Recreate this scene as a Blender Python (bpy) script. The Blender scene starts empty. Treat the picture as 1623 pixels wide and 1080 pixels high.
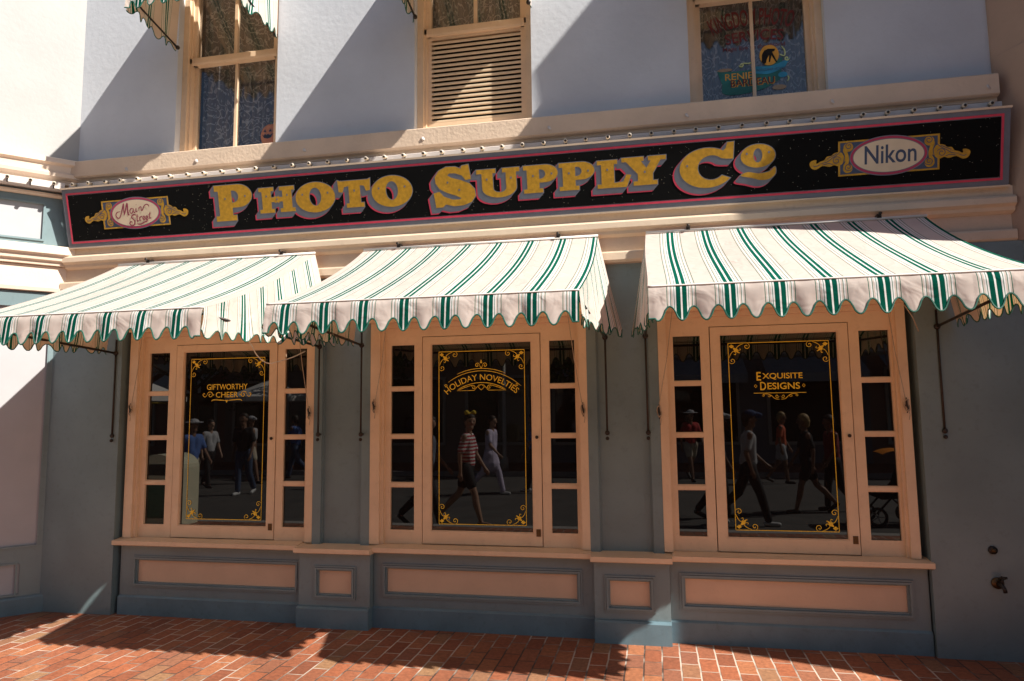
import bpy, bmesh, math, random
from mathutils import Vector, Matrix
from mathutils.geometry import tessellate_polygon
random.seed(7)
PI = math.pi
S = bpy.context.scene
COL = S.collection
G = 0.195                      # height of the pavement

# ------------------------------------------------------------------ camera
cam_d = bpy.data.cameras.new('camera'); cam = bpy.data.objects.new('camera', cam_d); COL.objects.link(cam)
S.camera = cam
yaw, pit, rol = 0.199171, 0.103666, -0.011722
F = Vector((-math.sin(yaw)*math.cos(pit), math.cos(yaw)*math.cos(pit), math.sin(pit)))
R_ = F.cross(Vector((0, 0, 1))).normalized(); U_ = R_.cross(F)
R2 = R_*math.cos(rol)+U_*math.sin(rol); U2 = -R_*math.sin(rol)+U_*math.cos(rol)
m3 = Matrix((R2, U2, -F)).transposed()
cam.matrix_world = Matrix.Translation((0, -4.6, 1.6)) @ m3.to_4x4()
cam_d.sensor_width = 36; cam_d.lens = 1109.42/1623*36
cam_d.clip_start = .05; cam_d.clip_end = 600

# ------------------------------------------------------------------ world, sun
sun_to = Vector((2.8, -1.0, 2.8)).normalized()
el = math.asin(sun_to.z); az = math.atan2(sun_to.x, sun_to.y)
w = bpy.data.worlds.new("World"); S.world = w; w.use_nodes = True
nt = w.node_tree; nt.nodes.clear()
sky = nt.nodes.new('ShaderNodeTexSky'); sky.sky_type = 'NISHITA'; sky.sun_disc = False
sky.sun_elevation = el; sky.sun_rotation = az
bg = nt.nodes.new('ShaderNodeBackground'); bg.inputs['Strength'].default_value = 0.05
ow = nt.nodes.new('ShaderNodeOutputWorld')
nt.links.new(sky.outputs[0], bg.inputs[0]); nt.links.new(bg.outputs[0], ow.inputs[0])
sl = bpy.data.lights.new('sun', 'SUN'); sl.energy = 5.0; sl.angle = math.radians(.55); sl.color = (1, .93, .83)
so = bpy.data.objects.new('sun', sl); COL.objects.link(so)
so.rotation_euler = sun_to.to_track_quat('Z', 'Y').to_euler()
so.location = (12, -6, 14)
S.view_settings.view_transform = 'Standard'; S.view_settings.look = 'None'
S.view_settings.exposure = 0.9; S.view_settings.gamma = 1
S.render.engine = 'CYCLES'
S.cycles.max_bounces = 8; S.cycles.transparent_max_bounces = 12

# ------------------------------------------------------------------ materials
def mat(name, col, rough=.6, var=0.08, vscale=6, bump=0, bscale=60, metal=0, spec=.5, dirt=0, transl=0, bdist=.01, detail=4):
    m = bpy.data.materials.new(name); m.use_nodes = True
    n = m.node_tree.nodes; l = m.node_tree.links
    p = n['Principled BSDF']
    p.inputs['Roughness'].default_value = rough; p.inputs['Metallic'].default_value = metal
    p.inputs['Specular IOR Level'].default_value = spec
    tc = n.new('ShaderNodeTexCoord')
    if var > 0:
        nz = n.new('ShaderNodeTexNoise'); nz.inputs['Scale'].default_value = vscale; nz.inputs['Detail'].default_value = 5
        l.new(tc.outputs['Object'], nz.inputs['Vector'])
        mr = n.new('ShaderNodeMapRange'); mr.inputs['From Min'].default_value = .3; mr.inputs['From Max'].default_value = .7
        mr.inputs['To Min'].default_value = 1-var; mr.inputs['To Max'].default_value = 1+var
        l.new(nz.outputs[0], mr.inputs['Value'])
        mx = n.new('ShaderNodeVectorMath'); mx.operation = 'SCALE'; mx.inputs[0].default_value = col
        l.new(mr.outputs[0], mx.inputs['Scale'])
        out = mx.outputs[0]
        if dirt > 0:
            n2 = n.new('ShaderNodeTexNoise'); n2.inputs['Scale'].default_value = 22; n2.inputs['Detail'].default_value = 8
            n2.inputs['Roughness'].default_value = .7
            l.new(tc.outputs['Object'], n2.inputs['Vector'])
            m2 = n.new('ShaderNodeMapRange'); m2.inputs['From Min'].default_value = .54; m2.inputs['From Max'].default_value = .70
            m2.inputs['To Min'].default_value = 0; m2.inputs['To Max'].default_value = dirt
            l.new(n2.outputs[0], m2.inputs['Value'])
            mi = n.new('ShaderNodeMix'); mi.data_type = 'RGBA'
            l.new(m2.outputs[0], mi.inputs[0]); l.new(out, mi.inputs[6])
            mi.inputs[7].default_value = (col[0]*.55, col[1]*.5, col[2]*.45, 1)
            out = mi.outputs[2]
        l.new(out, p.inputs['Base Color'])
    else:
        p.inputs['Base Color'].default_value = (*col, 1)
    if bump > 0:
        nb = n.new('ShaderNodeTexNoise'); nb.inputs['Scale'].default_value = bscale; nb.inputs['Detail'].default_value = detail
        l.new(tc.outputs['Object'], nb.inputs['Vector'])
        b = n.new('ShaderNodeBump'); b.inputs['Strength'].default_value = bump; b.inputs['Distance'].default_value = bdist
        l.new(nb.outputs[0], b.inputs['Height']); l.new(b.outputs[0], p.inputs['Normal'])
    return m

MT = {}
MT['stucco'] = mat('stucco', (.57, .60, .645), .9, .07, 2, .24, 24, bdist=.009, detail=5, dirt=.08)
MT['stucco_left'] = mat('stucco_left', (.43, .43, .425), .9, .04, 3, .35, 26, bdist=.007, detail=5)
MT['trim'] = mat('trim', (.70, .56, .42), .45, .06, 5, .14, 70, dirt=.22, bdist=.004)
MT['trim_window'] = mat('trim_window', (.77, .58, .40), .42, .07, 5, .16, 55, dirt=.22, bdist=.004)
MT['trim_rough'] = mat('trim_rough', (.68, .53, .40), .75, .06, 5, .4, 45, dirt=.12, bdist=.008)
MT['trim_pale'] = mat('trim_pale', (.76, .62, .50), .55, .05, 5, .15, 60, dirt=.1, bdist=.004)
MT['panel_pink'] = mat('panel_pink', (.70, .49, .34), .5, .05, 5, .08, 60, dirt=.08)
MT['blue'] = mat('blue', (.18, .25, .27), .32, .13, 2.2, .09, 35, dirt=.28, bdist=.004)
MT['blue_base'] = mat('blue_base', (.13, .215, .26), .4, .12, 7, .1, 50, dirt=.35, bdist=.004)
MT['white_panel'] = mat('white_panel', (.42, .43, .45), .6, .03)
MT['pinkwall'] = mat('pinkwall', (.40, .28, .21), .85, .05, 4, .3, 40)
MT['dark_metal'] = mat('dark_metal', (.035, .028, .024), .45, .3, 30, .1, 90, metal=.4)
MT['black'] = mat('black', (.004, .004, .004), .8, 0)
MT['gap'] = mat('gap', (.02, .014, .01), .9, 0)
MT['brass'] = mat('brass', (.12, .075, .035), .4, .2, 40, metal=.8)
MT['rope'] = mat('rope', (.45, .36, .27), .9, .2, 80)
MT['gilt'] = mat('gilt', (.92, .62, .04), .42, .18, 60)
MT['gold'] = mat('gold', (.50, .265, .018), .5, .18, 45, .2, 90, bdist=.002)
MT['signgrey'] = mat('signgrey', (.16, .17, .21), .5, .08, 20)
MT['signpink'] = mat('signpink', (.66, .05, .10), .5, .08, 20)
MT['cream'] = mat('cream', (.70, .56, .40), .5, .05, 14)
MT['maroon'] = mat('maroon', (.28, .03, .07), .5, .05)
MT['navy'] = mat('navy', (.05, .07, .13), .5, .05)
MT['socket'] = mat('socket', (.66, .58, .47), .5, .1, 30)
MT['rail'] = mat('rail', (.62, .57, .54), .5, .08, 12, dirt=.2)
MT['binding'] = mat('binding', (.012, .10, .07), .7, .1, 30)
MT['asphalt'] = mat('asphalt', (.075, .07, .065), .85, .2, 2, .4, 120)
MT['concrete'] = mat('concrete', (.33, .31, .29), .85, .1, 6, .2, 60)
MT['green_panel'] = mat('green_panel', (.08, .16, .10), .5, .2, 20)
MT['cancream'] = mat('cancream', (.62, .60, .44), .45, .05)
MT['orange'] = mat('orange', (.85, .27, .02), .5, .1, 12)
MT['far_a'] = mat('far_a', (.30, .24, .20), .8, .1, 2)
MT['far_b'] = mat('far_b', (.22, .22, .24), .8, .1, 2)
MT['far_c'] = mat('far_c', (.34, .20, .15), .8, .1, 2)
MT['far_trim'] = mat('far_trim', (.5, .46, .4), .6, .05, 2)
MT['leaf'] = mat('leaf', (.07, .12, .03), .6, .35, 1.5)
MT['bark'] = mat('bark', (.12, .09, .06), .9, .2, 10)
MT['awn_white'] = mat('awn_white', (.75, .72, .68), .8, .04)
MT['awn_yellow'] = mat('awn_yellow', (.75, .52, .05), .8, .04)
MT['awn_grey'] = mat('awn_grey', (.30, .33, .36), .8, .1)
MT['louver'] = mat('louver', (.72, .57, .40), .55, .06, 12, dirt=.15)

def pane_mat():
    m = bpy.data.materials.new('shop_glass'); m.use_nodes = True
    p = m.node_tree.nodes['Principled BSDF']
    p.inputs['Base Color'].default_value = (.006, .005, .005, 1); p.inputs['Roughness'].default_value = .012  # darkness of the unlit shop inside is put into this base colour
    p.inputs['IOR'].default_value = 1.6
    n = m.node_tree.nodes; l = m.node_tree.links
    tc = n.new('ShaderNodeTexCoord'); nb = n.new('ShaderNodeTexNoise'); nb.inputs['Scale'].default_value = 1.6
    b = n.new('ShaderNodeBump'); b.inputs['Strength'].default_value = .05; b.inputs['Distance'].default_value = .004
    l.new(tc.outputs['Object'], nb.inputs['Vector']); l.new(nb.outputs[0], b.inputs['Height']); l.new(b.outputs[0], p.inputs['Normal'])
    return m
MT['pane'] = pane_mat()

def clear_glass():
    m = bpy.data.materials.new('window_glass'); m.use_nodes = True
    n = m.node_tree.nodes; l = m.node_tree.links; n.clear()
    o = n.new('ShaderNodeOutputMaterial'); mx = n.new('ShaderNodeMixShader'); t = n.new('ShaderNodeBsdfTransparent')
    g = n.new('ShaderNodeBsdfGlossy'); g.inputs['Roughness'].default_value = .03
    lw = n.new('ShaderNodeLayerWeight'); lw.inputs['Blend'].default_value = .5
    pw = n.new('ShaderNodeMath'); pw.operation = 'POWER'; pw.inputs[1].default_value = 3; l.new(lw.outputs['Facing'], pw.inputs[0])
    ma = n.new('ShaderNodeMath'); ma.operation = 'MULTIPLY_ADD'; ma.inputs[1].default_value = .8; ma.inputs[2].default_value = .07; l.new(pw.outputs[0], ma.inputs[0])
    t.inputs[0].default_value = (.93, .93, .93, 1)
    l.new(ma.outputs[0], mx.inputs[0]); l.new(t.outputs[0], mx.inputs[1]); l.new(g.outputs[0], mx.inputs[2]); l.new(mx.outputs[0], o.inputs[0])
    return m
MT['glass'] = clear_glass()

def lace():
    m = bpy.data.materials.new('lace'); m.use_nodes = True
    n = m.node_tree.nodes; l = m.node_tree.links; p = n['Principled BSDF']
    tc = n.new('ShaderNodeTexCoord')
    wv = n.new('ShaderNodeTexNoise'); wv.inputs['Scale'].default_value = 5; wv.inputs['Detail'].default_value = 1
    l.new(tc.outputs['Object'], wv.inputs['Vector'])
    ad = n.new('ShaderNodeVectorMath'); ad.operation = 'MULTIPLY_ADD'
    ad.inputs[1].default_value = (.25, .25, .25); l.new(wv.outputs['Color'], ad.inputs[0]); l.new(tc.outputs['Object'], ad.inputs[2])
    v = n.new('ShaderNodeTexVoronoi'); v.feature = 'F1'; v.inputs['Scale'].default_value = 14
    l.new(ad.outputs[0], v.inputs['Vector'])
    ma = n.new('ShaderNodeMath'); ma.operation = 'SINE'
    mu = n.new('ShaderNodeMath'); mu.operation = 'MULTIPLY'; mu.inputs[1].default_value = 14
    l.new(v.outputs['Distance'], mu.inputs[0]); l.new(mu.outputs[0], ma.inputs[0])
    cr = n.new('ShaderNodeValToRGB'); cr.color_ramp.elements[0].position = .55; cr.color_ramp.elements[1].position = .95
    cr.color_ramp.elements[0].color = (.17, .165, .17, 1); cr.color_ramp.elements[1].color = (.50, .49, .48, 1)
    l.new(ma.outputs[0], cr.inputs[0]); l.new(cr.outputs[0], p.inputs['Base Color'])
    p.inputs['Roughness'].default_value = .9
    return m
MT['lace'] = lace()

def brick_mat(name):
    m = bpy.data.materials.new(name); m.use_nodes = True
    n = m.node_tree.nodes; l = m.node_tree.links; p = n['Principled BSDF']
    tc = n.new('ShaderNodeTexCoord')
    sp = n.new('ShaderNodeSeparateXYZ'); cb = n.new('ShaderNodeCombineXYZ')
    l.new(tc.outputs['Object'], sp.inputs[0])
    l.new(sp.outputs[1], cb.inputs[0]); l.new(sp.outputs[0], cb.inputs[1])
    wz = n.new('ShaderNodeTexNoise'); wz.inputs['Scale'].default_value = 9; wz.inputs['Detail'].default_value = 2
    l.new(tc.outputs['Object'], wz.inputs['Vector'])
    wa = n.new('ShaderNodeVectorMath'); wa.operation = 'MULTIPLY_ADD'; wa.inputs[1].default_value = (.007, .007, 0)
    l.new(wz.outputs['Color'], wa.inputs[0]); l.new(cb.outputs[0], wa.inputs[2])
    b = n.new('ShaderNodeTexBrick'); b.inputs['Scale'].default_value = 1
    b.inputs['Brick Width'].default_value = .205; b.inputs['Row Height'].default_value = .101
    b.inputs['Mortar Size'].default_value = .0052; b.inputs['Mortar Smooth'].default_value = .3; b.offset = .5
    b.inputs['Bias'].default_value = 0
    b.inputs['Color1'].default_value = (0, 0, 0, 1); b.inputs['Color2'].default_value = (1, 1, 1, 1); b.inputs['Mortar'].default_value = (.5, .5, .5, 1)
    l.new(wa.outputs[0], b.inputs['Vector'])
    cr = n.new('ShaderNodeValToRGB'); e = cr.color_ramp.elements
    e[0].position = 0; e[0].color = (.22, .072, .036, 1); e[1].position = 1; e[1].color = (.33, .18, .09, 1)
    for ps, c in ((.25, (.34, .108, .048, 1)), (.5, (.29, .10, .050, 1)), (.72, (.38, .145, .065, 1)), (.88, (.25, .095, .055, 1))):
        x = e.new(ps); x.color = c
    l.new(b.outputs['Color'], cr.inputs[0])
    nz = n.new('ShaderNodeTexNoise'); nz.inputs['Scale'].default_value = 45; nz.inputs['Detail'].default_value = 8; nz.inputs['Roughness'].default_value = .65
    l.new(tc.outputs['Object'], nz.inputs['Vector'])
    mr = n.new('ShaderNodeMapRange'); mr.inputs['From Min'].default_value = .3; mr.inputs['From Max'].default_value = .7
    mr.inputs['To Min'].default_value = .68; mr.inputs['To Max'].default_value = 1.22
    l.new(nz.outputs[0], mr.inputs['Value'])
    sc = n.new('ShaderNodeVectorMath'); sc.operation = 'SCALE'; l.new(cr.outputs[0], sc.inputs[0]); l.new(mr.outputs[0], sc.inputs['Scale'])
    # mortar: pale, partly dark with grime
    n3 = n.new('ShaderNodeTexNoise'); n3.inputs['Scale'].default_value = 3.2; n3.inputs['Detail'].default_value = 3
    l.new(tc.outputs['Object'], n3.inputs['Vector'])
    c3 = n.new('ShaderNodeValToRGB'); c3.color_ramp.elements[0].position = .42; c3.color_ramp.elements[1].position = .58
    c3.color_ramp.elements[0].color = (.07, .045, .035, 1); c3.color_ramp.elements[1].color = (.52, .44, .37, 1)
    l.new(n3.outputs[0], c3.inputs[0])
    mi = n.new('ShaderNodeMix'); mi.data_type = 'RGBA'
    l.new(b.outputs['Fac'], mi.inputs[0]); l.new(sc.outputs[0], mi.inputs[6]); l.new(c3.outputs[0], mi.inputs[7])
    # big stains
    n4 = n.new('ShaderNodeTexNoise'); n4.inputs['Scale'].default_value = 1.3; n4.inputs['Detail'].default_value = 6
    l.new(tc.outputs['Object'], n4.inputs['Vector'])
    m4 = n.new('ShaderNodeMapRange'); m4.inputs['From Min'].default_value = .3; m4.inputs['From Max'].default_value = .7
    m4.inputs['To Min'].default_value = .8; m4.inputs['To Max'].default_value = 1.12
    l.new(n4.outputs[0], m4.inputs['Value'])
    s4 = n.new('ShaderNodeVectorMath'); s4.operation = 'SCALE'; l.new(mi.outputs[2], s4.inputs[0]); l.new(m4.outputs[0], s4.inputs['Scale'])
    l.new(s4.outputs[0], p.inputs['Base Color']); p.inputs['Roughness'].default_value = .75
    inv = n.new('ShaderNodeMath'); inv.operation = 'SUBTRACT'; inv.inputs[0].default_value = 1; l.new(b.outputs['Fac'], inv.inputs[1])
    ad = n.new('ShaderNodeMath'); ad.operation = 'MULTIPLY_ADD'; ad.inputs[1].default_value = .35; l.new(nz.outputs[0], ad.inputs[0]); l.new(inv.outputs[0], ad.inputs[2])
    bp = n.new('ShaderNodeBump'); bp.inputs['Strength'].default_value = .6; bp.inputs['Distance'].default_value = .004
    l.new(ad.outputs[0], bp.inputs['Height']); l.new(bp.outputs[0], p.inputs['Normal'])
    return m
MT['brick'] = brick_mat('brick_paving')

PER = .2135
def stripe_mat(name, g0, g1, top):
    m = bpy.data.materials.new(name); m.use_nodes = True
    n = m.node_tree.nodes; l = m.node_tree.links; n.clear()
    o = n.new('ShaderNodeOutputMaterial')
    uv = n.new('ShaderNodeUVMap'); sp = n.new('ShaderNodeSeparateXYZ'); l.new(uv.outputs[0], sp.inputs[0])
    pp = n.new('ShaderNodeMath'); pp.operation = 'PINGPONG'; pp.inputs[1].default_value = PER/2
    l.new(sp.outputs[0], pp.inputs[0])
    dv = n.new('ShaderNodeMath'); dv.operation = 'DIVIDE'; dv.inputs[1].default_value = PER/2; l.new(pp.outputs[0], dv.inputs[0])
    cr = n.new('ShaderNodeValToRGB'); cr.color_ramp.interpolation = 'CONSTANT'; e = cr.color_ramp.elements
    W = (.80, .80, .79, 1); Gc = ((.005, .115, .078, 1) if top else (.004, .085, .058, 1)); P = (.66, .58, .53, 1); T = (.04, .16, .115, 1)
    stops = [(0, W), (g0, Gc), (g1, W), (.35, T), (.375, W), (.44, P), (.50, T), (.52, W), (.60, P), (.655, T), (.68, P), (1.0, P)]
    h = PER/2
    stops = [(0, W), (g0/h, Gc), (g1/h, W)]+[((q+g1-.024)/h, c) for q, c in ((.0305, T), (.0335, W), (.0395, P), (.0470, T), (.0500, W), (.056, P), (.0625, T), (.0655, P))]
    e[0].position = 0; e[0].color = W; e[1].position = stops[1][0]; e[1].color = Gc
    for ps, c in stops[2:]:
        x = e.new(min(ps, .999)); x.color = c
    l.new(dv.outputs[0], cr.inputs[0])
    # weave and slight soiling
    tc = n.new('ShaderNodeTexCoord'); nz = n.new('ShaderNodeTexNoise'); nz.inputs['Scale'].default_value = 7; nz.inputs['Detail'].default_value = 6
    l.new(tc.outputs['Object'], nz.inputs['Vector'])
    mr = n.new('ShaderNodeMapRange'); mr.inputs['From Min'].default_value = .3; mr.inputs['From Max'].default_value = .7
    mr.inputs['To Min'].default_value = .95; mr.inputs['To Max'].default_value = 1.03; l.new(nz.outputs[0], mr.inputs['Value'])
    sc = n.new('ShaderNodeVectorMath'); sc.operation = 'SCALE'; l.new(cr.outputs[0], sc.inputs[0]); l.new(mr.outputs[0], sc.inputs['Scale'])
    d = n.new('ShaderNodeBsdfDiffuse'); tr = n.new('ShaderNodeBsdfTranslucent'); mx = n.new('ShaderNodeMixShader'); mx.inputs[0].default_value = .24
    wm = n.new('ShaderNodeVectorMath'); wm.operation = 'MULTIPLY'; wm.inputs[1].default_value = (1, .66, .33); l.new(sc.outputs[0], wm.inputs[0])
    l.new(sc.outputs[0], d.inputs[0]); l.new(wm.outputs[0], tr.inputs[0])
    nb = n.new('ShaderNodeTexNoise'); nb.inputs['Scale'].default_value = 9; nb.inputs['Detail'].default_value = 2; nb.inputs['Distortion'].default_value = 1
    l.new(tc.outputs['Object'], nb.inputs['Vector'])
    b = n.new('ShaderNodeBump'); b.inputs['Strength'].default_value = .28; b.inputs['Distance'].default_value = .03; l.new(nb.outputs[0], b.inputs['Height'])
    l.new(b.outputs[0], d.inputs['Normal'])
    l.new(d.outputs[0], mx.inputs[1]); l.new(tr.outputs[0], mx.inputs[2]); l.new(mx.outputs[0], o.inputs[0])
    return m
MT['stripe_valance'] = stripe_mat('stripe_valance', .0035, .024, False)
MT['stripe_top'] = stripe_mat('stripe_top', .0042, .0215, True)  # same cloth as the valance; sunlit glare put into slimmer, lighter stripes

def smalt():
    m = bpy.data.materials.new('smalt'); m.use_nodes = True
    n = m.node_tree.nodes; l = m.node_tree.links; p = n['Principled BSDF']
    tc = n.new('ShaderNodeTexCoord')
    v = n.new('ShaderNodeTexVoronoi'); v.inputs['Scale'].default_value = 150; l.new(tc.outputs['Object'], v.inputs['Vector'])
    sp = n.new('ShaderNodeSeparateColor'); l.new(v.outputs['Color'], sp.inputs[0])
    a = n.new('ShaderNodeMath'); a.operation = 'GREATER_THAN'; a.inputs[1].default_value = .975; l.new(sp.outputs[0], a.inputs[0])
    b = n.new('ShaderNodeMath'); b.operation = 'LESS_THAN'; b.inputs[1].default_value = .26; l.new(v.outputs['Distance'], b.inputs[0])
    c = n.new('ShaderNodeMath'); c.operation = 'MULTIPLY'; l.new(a.outputs[0], c.inputs[0]); l.new(b.outputs[0], c.inputs[1])
    mi = n.new('ShaderNodeMix'); mi.data_type = 'RGBA'; l.new(c.outputs[0], mi.inputs[0])
    mi.inputs[6].default_value = (.004, .004, .004, 1); mi.inputs[7].default_value = (.42, .38, .30, 1)  # pale specks painted into the colour stand for sun glints on the grit
    l.new(mi.outputs[2], p.inputs['Base Color']); p.inputs['Roughness'].default_value = .75; p.inputs['Specular IOR Level'].default_value = .1
    return m
MT['smalt'] = smalt()

# ------------------------------------------------------------------ mesh helpers
class MB:
    def __init__(s, T=None): s.v = []; s.f = []; s.uv = {}; s.sm = set(); s.T = T or (lambda p: p)
    def add(s, vs, fs, uvs=None, smooth=False):
        o = len(s.v); s.v += [tuple(s.T(Vector(p))) for p in vs]
        for k, f in enumerate(fs):
            if uvs: s.uv[len(s.f)] = [uvs[i] for i in f]
            if smooth: s.sm.add(len(s.f))
            s.f.append([i+o for i in f])
        return s
    def box(s, x0, x1, y0, y1, z0, z1):
        if x0 > x1: x0, x1 = x1, x0
        if y0 > y1: y0, y1 = y1, y0
        if z0 > z1: z0, z1 = z1, z0
        v = [(x0, y0, z0), (x1, y0, z0), (x1, y1, z0), (x0, y1, z0), (x0, y0, z1), (x1, y0, z1), (x1, y1, z1), (x0, y1, z1)]
        return s.add(v, [(0, 3, 2, 1), (4, 5, 6, 7), (0, 1, 5, 4), (1, 2, 6, 5), (2, 3, 7, 6), (3, 0, 4, 7)])
    def prof(s, pts, x0, x1):
        """pts: closed (y, z) profile extruded along x"""
        n = len(pts); v = [(x0, y, z) for y, z in pts]+[(x1, y, z) for y, z in pts]
        f = [(i, (i+1) % n, n+(i+1) % n, n+i) for i in range(n)]+[tuple(range(n))[::-1], tuple(range(n, 2*n))]
        return s.add(v, f)
    def prism(s, pts, z0, z1):
        n = len(pts); v = [(x, y, z0) for x, y in pts]+[(x, y, z1) for x, y in pts]
        f = [(i, (i+1) % n, n+(i+1) % n, n+i) for i in range(n)]+[tuple(range(n))[::-1], tuple(range(n, 2*n))]
        return s.add(v, f)
    def frame(s, x0, x1, z0, z1, wd, y0, y1):
        s.box(x0, x0+wd, y0, y1, z0, z1); s.box(x1-wd, x1, y0, y1, z0, z1)
        s.box(x0+wd, x1-wd, y0, y1, z0, z0+wd); return s.box(x0+wd, x1-wd, y0, y1, z1-wd, z1)
    def tube(s, pts, r, n=8, caps=True):
        pts = [Vector(p) for p in pts]; rr = r if isinstance(r, (list, tuple)) else [r]*len(pts)
        v = []; N = len(pts); up = None
        for i, p in enumerate(pts):
            t = (pts[min(i+1, N-1)]-pts[max(i-1, 0)]).normalized()
            if up is None: up = t.orthogonal().normalized()
            a = (up-t*up.dot(t))
            a = a.normalized() if a.length > 1e-5 else t.orthogonal().normalized()
            up = a; b = t.cross(a)
            for k in range(n):
                q = 2*PI*k/n; v.append(p+(a*math.cos(q)+b*math.sin(q))*rr[i])
        f = [(i*n+k, i*n+(k+1) % n, (i+1)*n+(k+1) % n, (i+1)*n+k) for i in range(N-1) for k in range(n)]
        if caps: f += [tuple(range(n))[::-1], tuple(range((N-1)*n, N*n))]
        return s.add(v, f, smooth=n > 5)
    def ball(s, c, r, n=10, sq=(1, 1, 1)):
        v = []; f = []
        for i in range(n+1):
            a = PI*i/n
            for k in range(n*2):
                b = PI*k/n; v.append((c[0]+r*sq[0]*math.sin(a)*math.cos(b), c[1]+r*sq[1]*math.sin(a)*math.sin(b), c[2]+r*sq[2]*math.cos(a)))
        m = n*2
        for i in range(n):
            for k in range(m): f.append((i*m+k, (i+1)*m+k, (i+1)*m+(k+1) % m, i*m+(k+1) % m))
        return s.add(v, f, smooth=True)
    def build(s, name, m, parent=None, weld=False):
        base = Vector((0, 0, 0)); q = parent
        while q: base += q.location; q = q.parent
        me = bpy.data.meshes.new(name)
        me.from_pydata([tuple(Vector(p)-base) for p in s.v], [], s.f)
        if s.uv:
            ul = me.uv_layers.new(name='UVMap')
            for pi, poly in enumerate(me.polygons):
                if pi in s.uv:
                    for k, li in enumerate(poly.loop_indices): ul.data[li].uv = s.uv[pi][k]
        for i in s.sm: me.polygons[i].use_smooth = True
        me.materials.append(MT[m] if isinstance(m, str) else m)
        o = bpy.data.objects.new(name, me); COL.objects.link(o)
        if parent: o.parent = parent
        return o

def tag(o, label, cat, group=None):
    o['label'] = label; o['category'] = cat
    if group: o['group'] = group
    return o
def thing(name, label, cat, loc=(0, 0, 0), group=None):
    o = bpy.data.objects.new(name, None); COL.objects.link(o); o.location = loc; o.empty_display_size = .1
    return tag(o, label, cat, group)
def struct(name, mb, m):
    o = mb.build(name, m); o['kind'] = 'structure'; return o

class Plane:
    """2-D drawing surface: origin, u, v and outward normal n"""
    def __init__(s, o, u, v): s.o = Vector(o); s.u = Vector(u).normalized(); s.v = Vector(v).normalized(); s.n = s.u.cross(s.v)
    def p(s, a, b, d=0): return s.o+s.u*a+s.v*b+s.n*d

def fill(mb, pl, loops, d, thick=0):
    """fills outline + holes"""
    vs = [p for lp in loops for p in lp]
    tr = tessellate_polygon([[Vector((a, b, 0)) for a, b in lp] for lp in loops])
    fs = []
    for t in tr:
        a, b, c = [Vector((*vs[i], 0)) for i in t]
        fs.append(tuple(t) if (b-a).cross(c-a).z > 0 else tuple(t)[::-1])
    mb.add([pl.p(a, b, d) for a, b in vs], fs)
    if thick:
        for lp in loops:
            n = len(lp)
            ar = sum(lp[i][0]*lp[(i+1) % n][1]-lp[(i+1) % n][0]*lp[i][1] for i in range(n))
            v = [pl.p(a, b, d) for a, b in lp]+[pl.p(a, b, d-thick) for a, b in lp]
            mb.add(v, [(i, n+i, n+(i+1) % n, (i+1) % n) for i in range(n)])
def grow(lp, e, hole=False):
    n = len(lp); ar = sum(lp[i][0]*lp[(i+1) % n][1]-lp[(i+1) % n][0]*lp[i][1] for i in range(n))
    sg = 1 if ar > 0 else -1
    if hole: sg = -sg
    out = []
    for i in range(n):
        a = Vector(lp[i-1]); b = Vector(lp[i]); c = Vector(lp[(i+1) % n])
        d1 = (b-a); d2 = (c-b)
        if d1.length < 1e-7 or d2.length < 1e-7: out.append(tuple(b)); continue
        d1.normalize(); d2.normalize()
        n1 = Vector((d1.y, -d1.x)); n2 = Vector((d2.y, -d2.x)); nn = n1+n2
        if nn.length < .3: nn = n1
        nn.normalize(); k = 1/max(.45, nn.dot(n1))
        out.append(tuple(b+nn*e*sg*k))
    return out
def cat_rom(pts, k=8, closed=False):
    P = [Vector(p) for p in pts]; n = len(P); out = []
    rng = n if closed else n-1
    for i in range(rng):
        p0 = P[(i-1) % n] if closed or i > 0 else P[i]*2-P[i+1]
        p1 = P[i]; p2 = P[(i+1) % n]
        p3 = P[(i+2) % n] if closed or i+2 < n else p2*2-p1
        for j in range(k):
            t = j/k
            out.append(.5*((2*p1)+(p2-p0)*t+(2*p0-5*p1+4*p2-p3)*t*t+(3*p1-p0-3*p2+p3)*t**3))
    if not closed: out.append(P[-1])
    return [tuple(p) for p in out]
def ribbon(mb, pl, pts, wd, d, smooth=True, taper=True):
    if smooth and len(pts) > 2: pts = cat_rom(pts, 6)
    P = [Vector(p) for p in pts]; n = len(P); v = []
    for i, p in enumerate(P):
        t = (P[min(i+1, n-1)]-P[max(i-1, 0)])
        t = t.normalized() if t.length > 1e-8 else Vector((1, 0))
        q = Vector((-t.y, t.x)); s = i/(n-1)
        ww = (wd(s) if callable(wd) else wd*((min(1, .35+6*s, .35+6*(1-s))) if taper else 1))/2
        v += [pl.p(*(p+q*ww), d+.00002*i), pl.p(*(p-q*ww), d+.00002*i)]
    mb.add(v, [(2*i, 2*i+1, 2*i+3, 2*i+2) for i in range(n-1)])
def spiral(cx, cy, r, a0, turns, k=26, rin=.12):
    return [(cx+r*(1-(1-rin)*i/k)*math.cos(a0+turns*2*PI*i/k), cy+r*(1-(1-rin)*i/k)*math.sin(a0+turns*2*PI*i/k)) for i in range(k+1)]
def arc(cx, cy, rx, ry, a0, a1, k=14):
    return [(cx+rx*math.cos(math.radians(a0+(a1-a0)*i/k)), cy+ry*math.sin(math.radians(a0+(a1-a0)*i/k))) for i in range(k+1)]
_tc = {}
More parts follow.
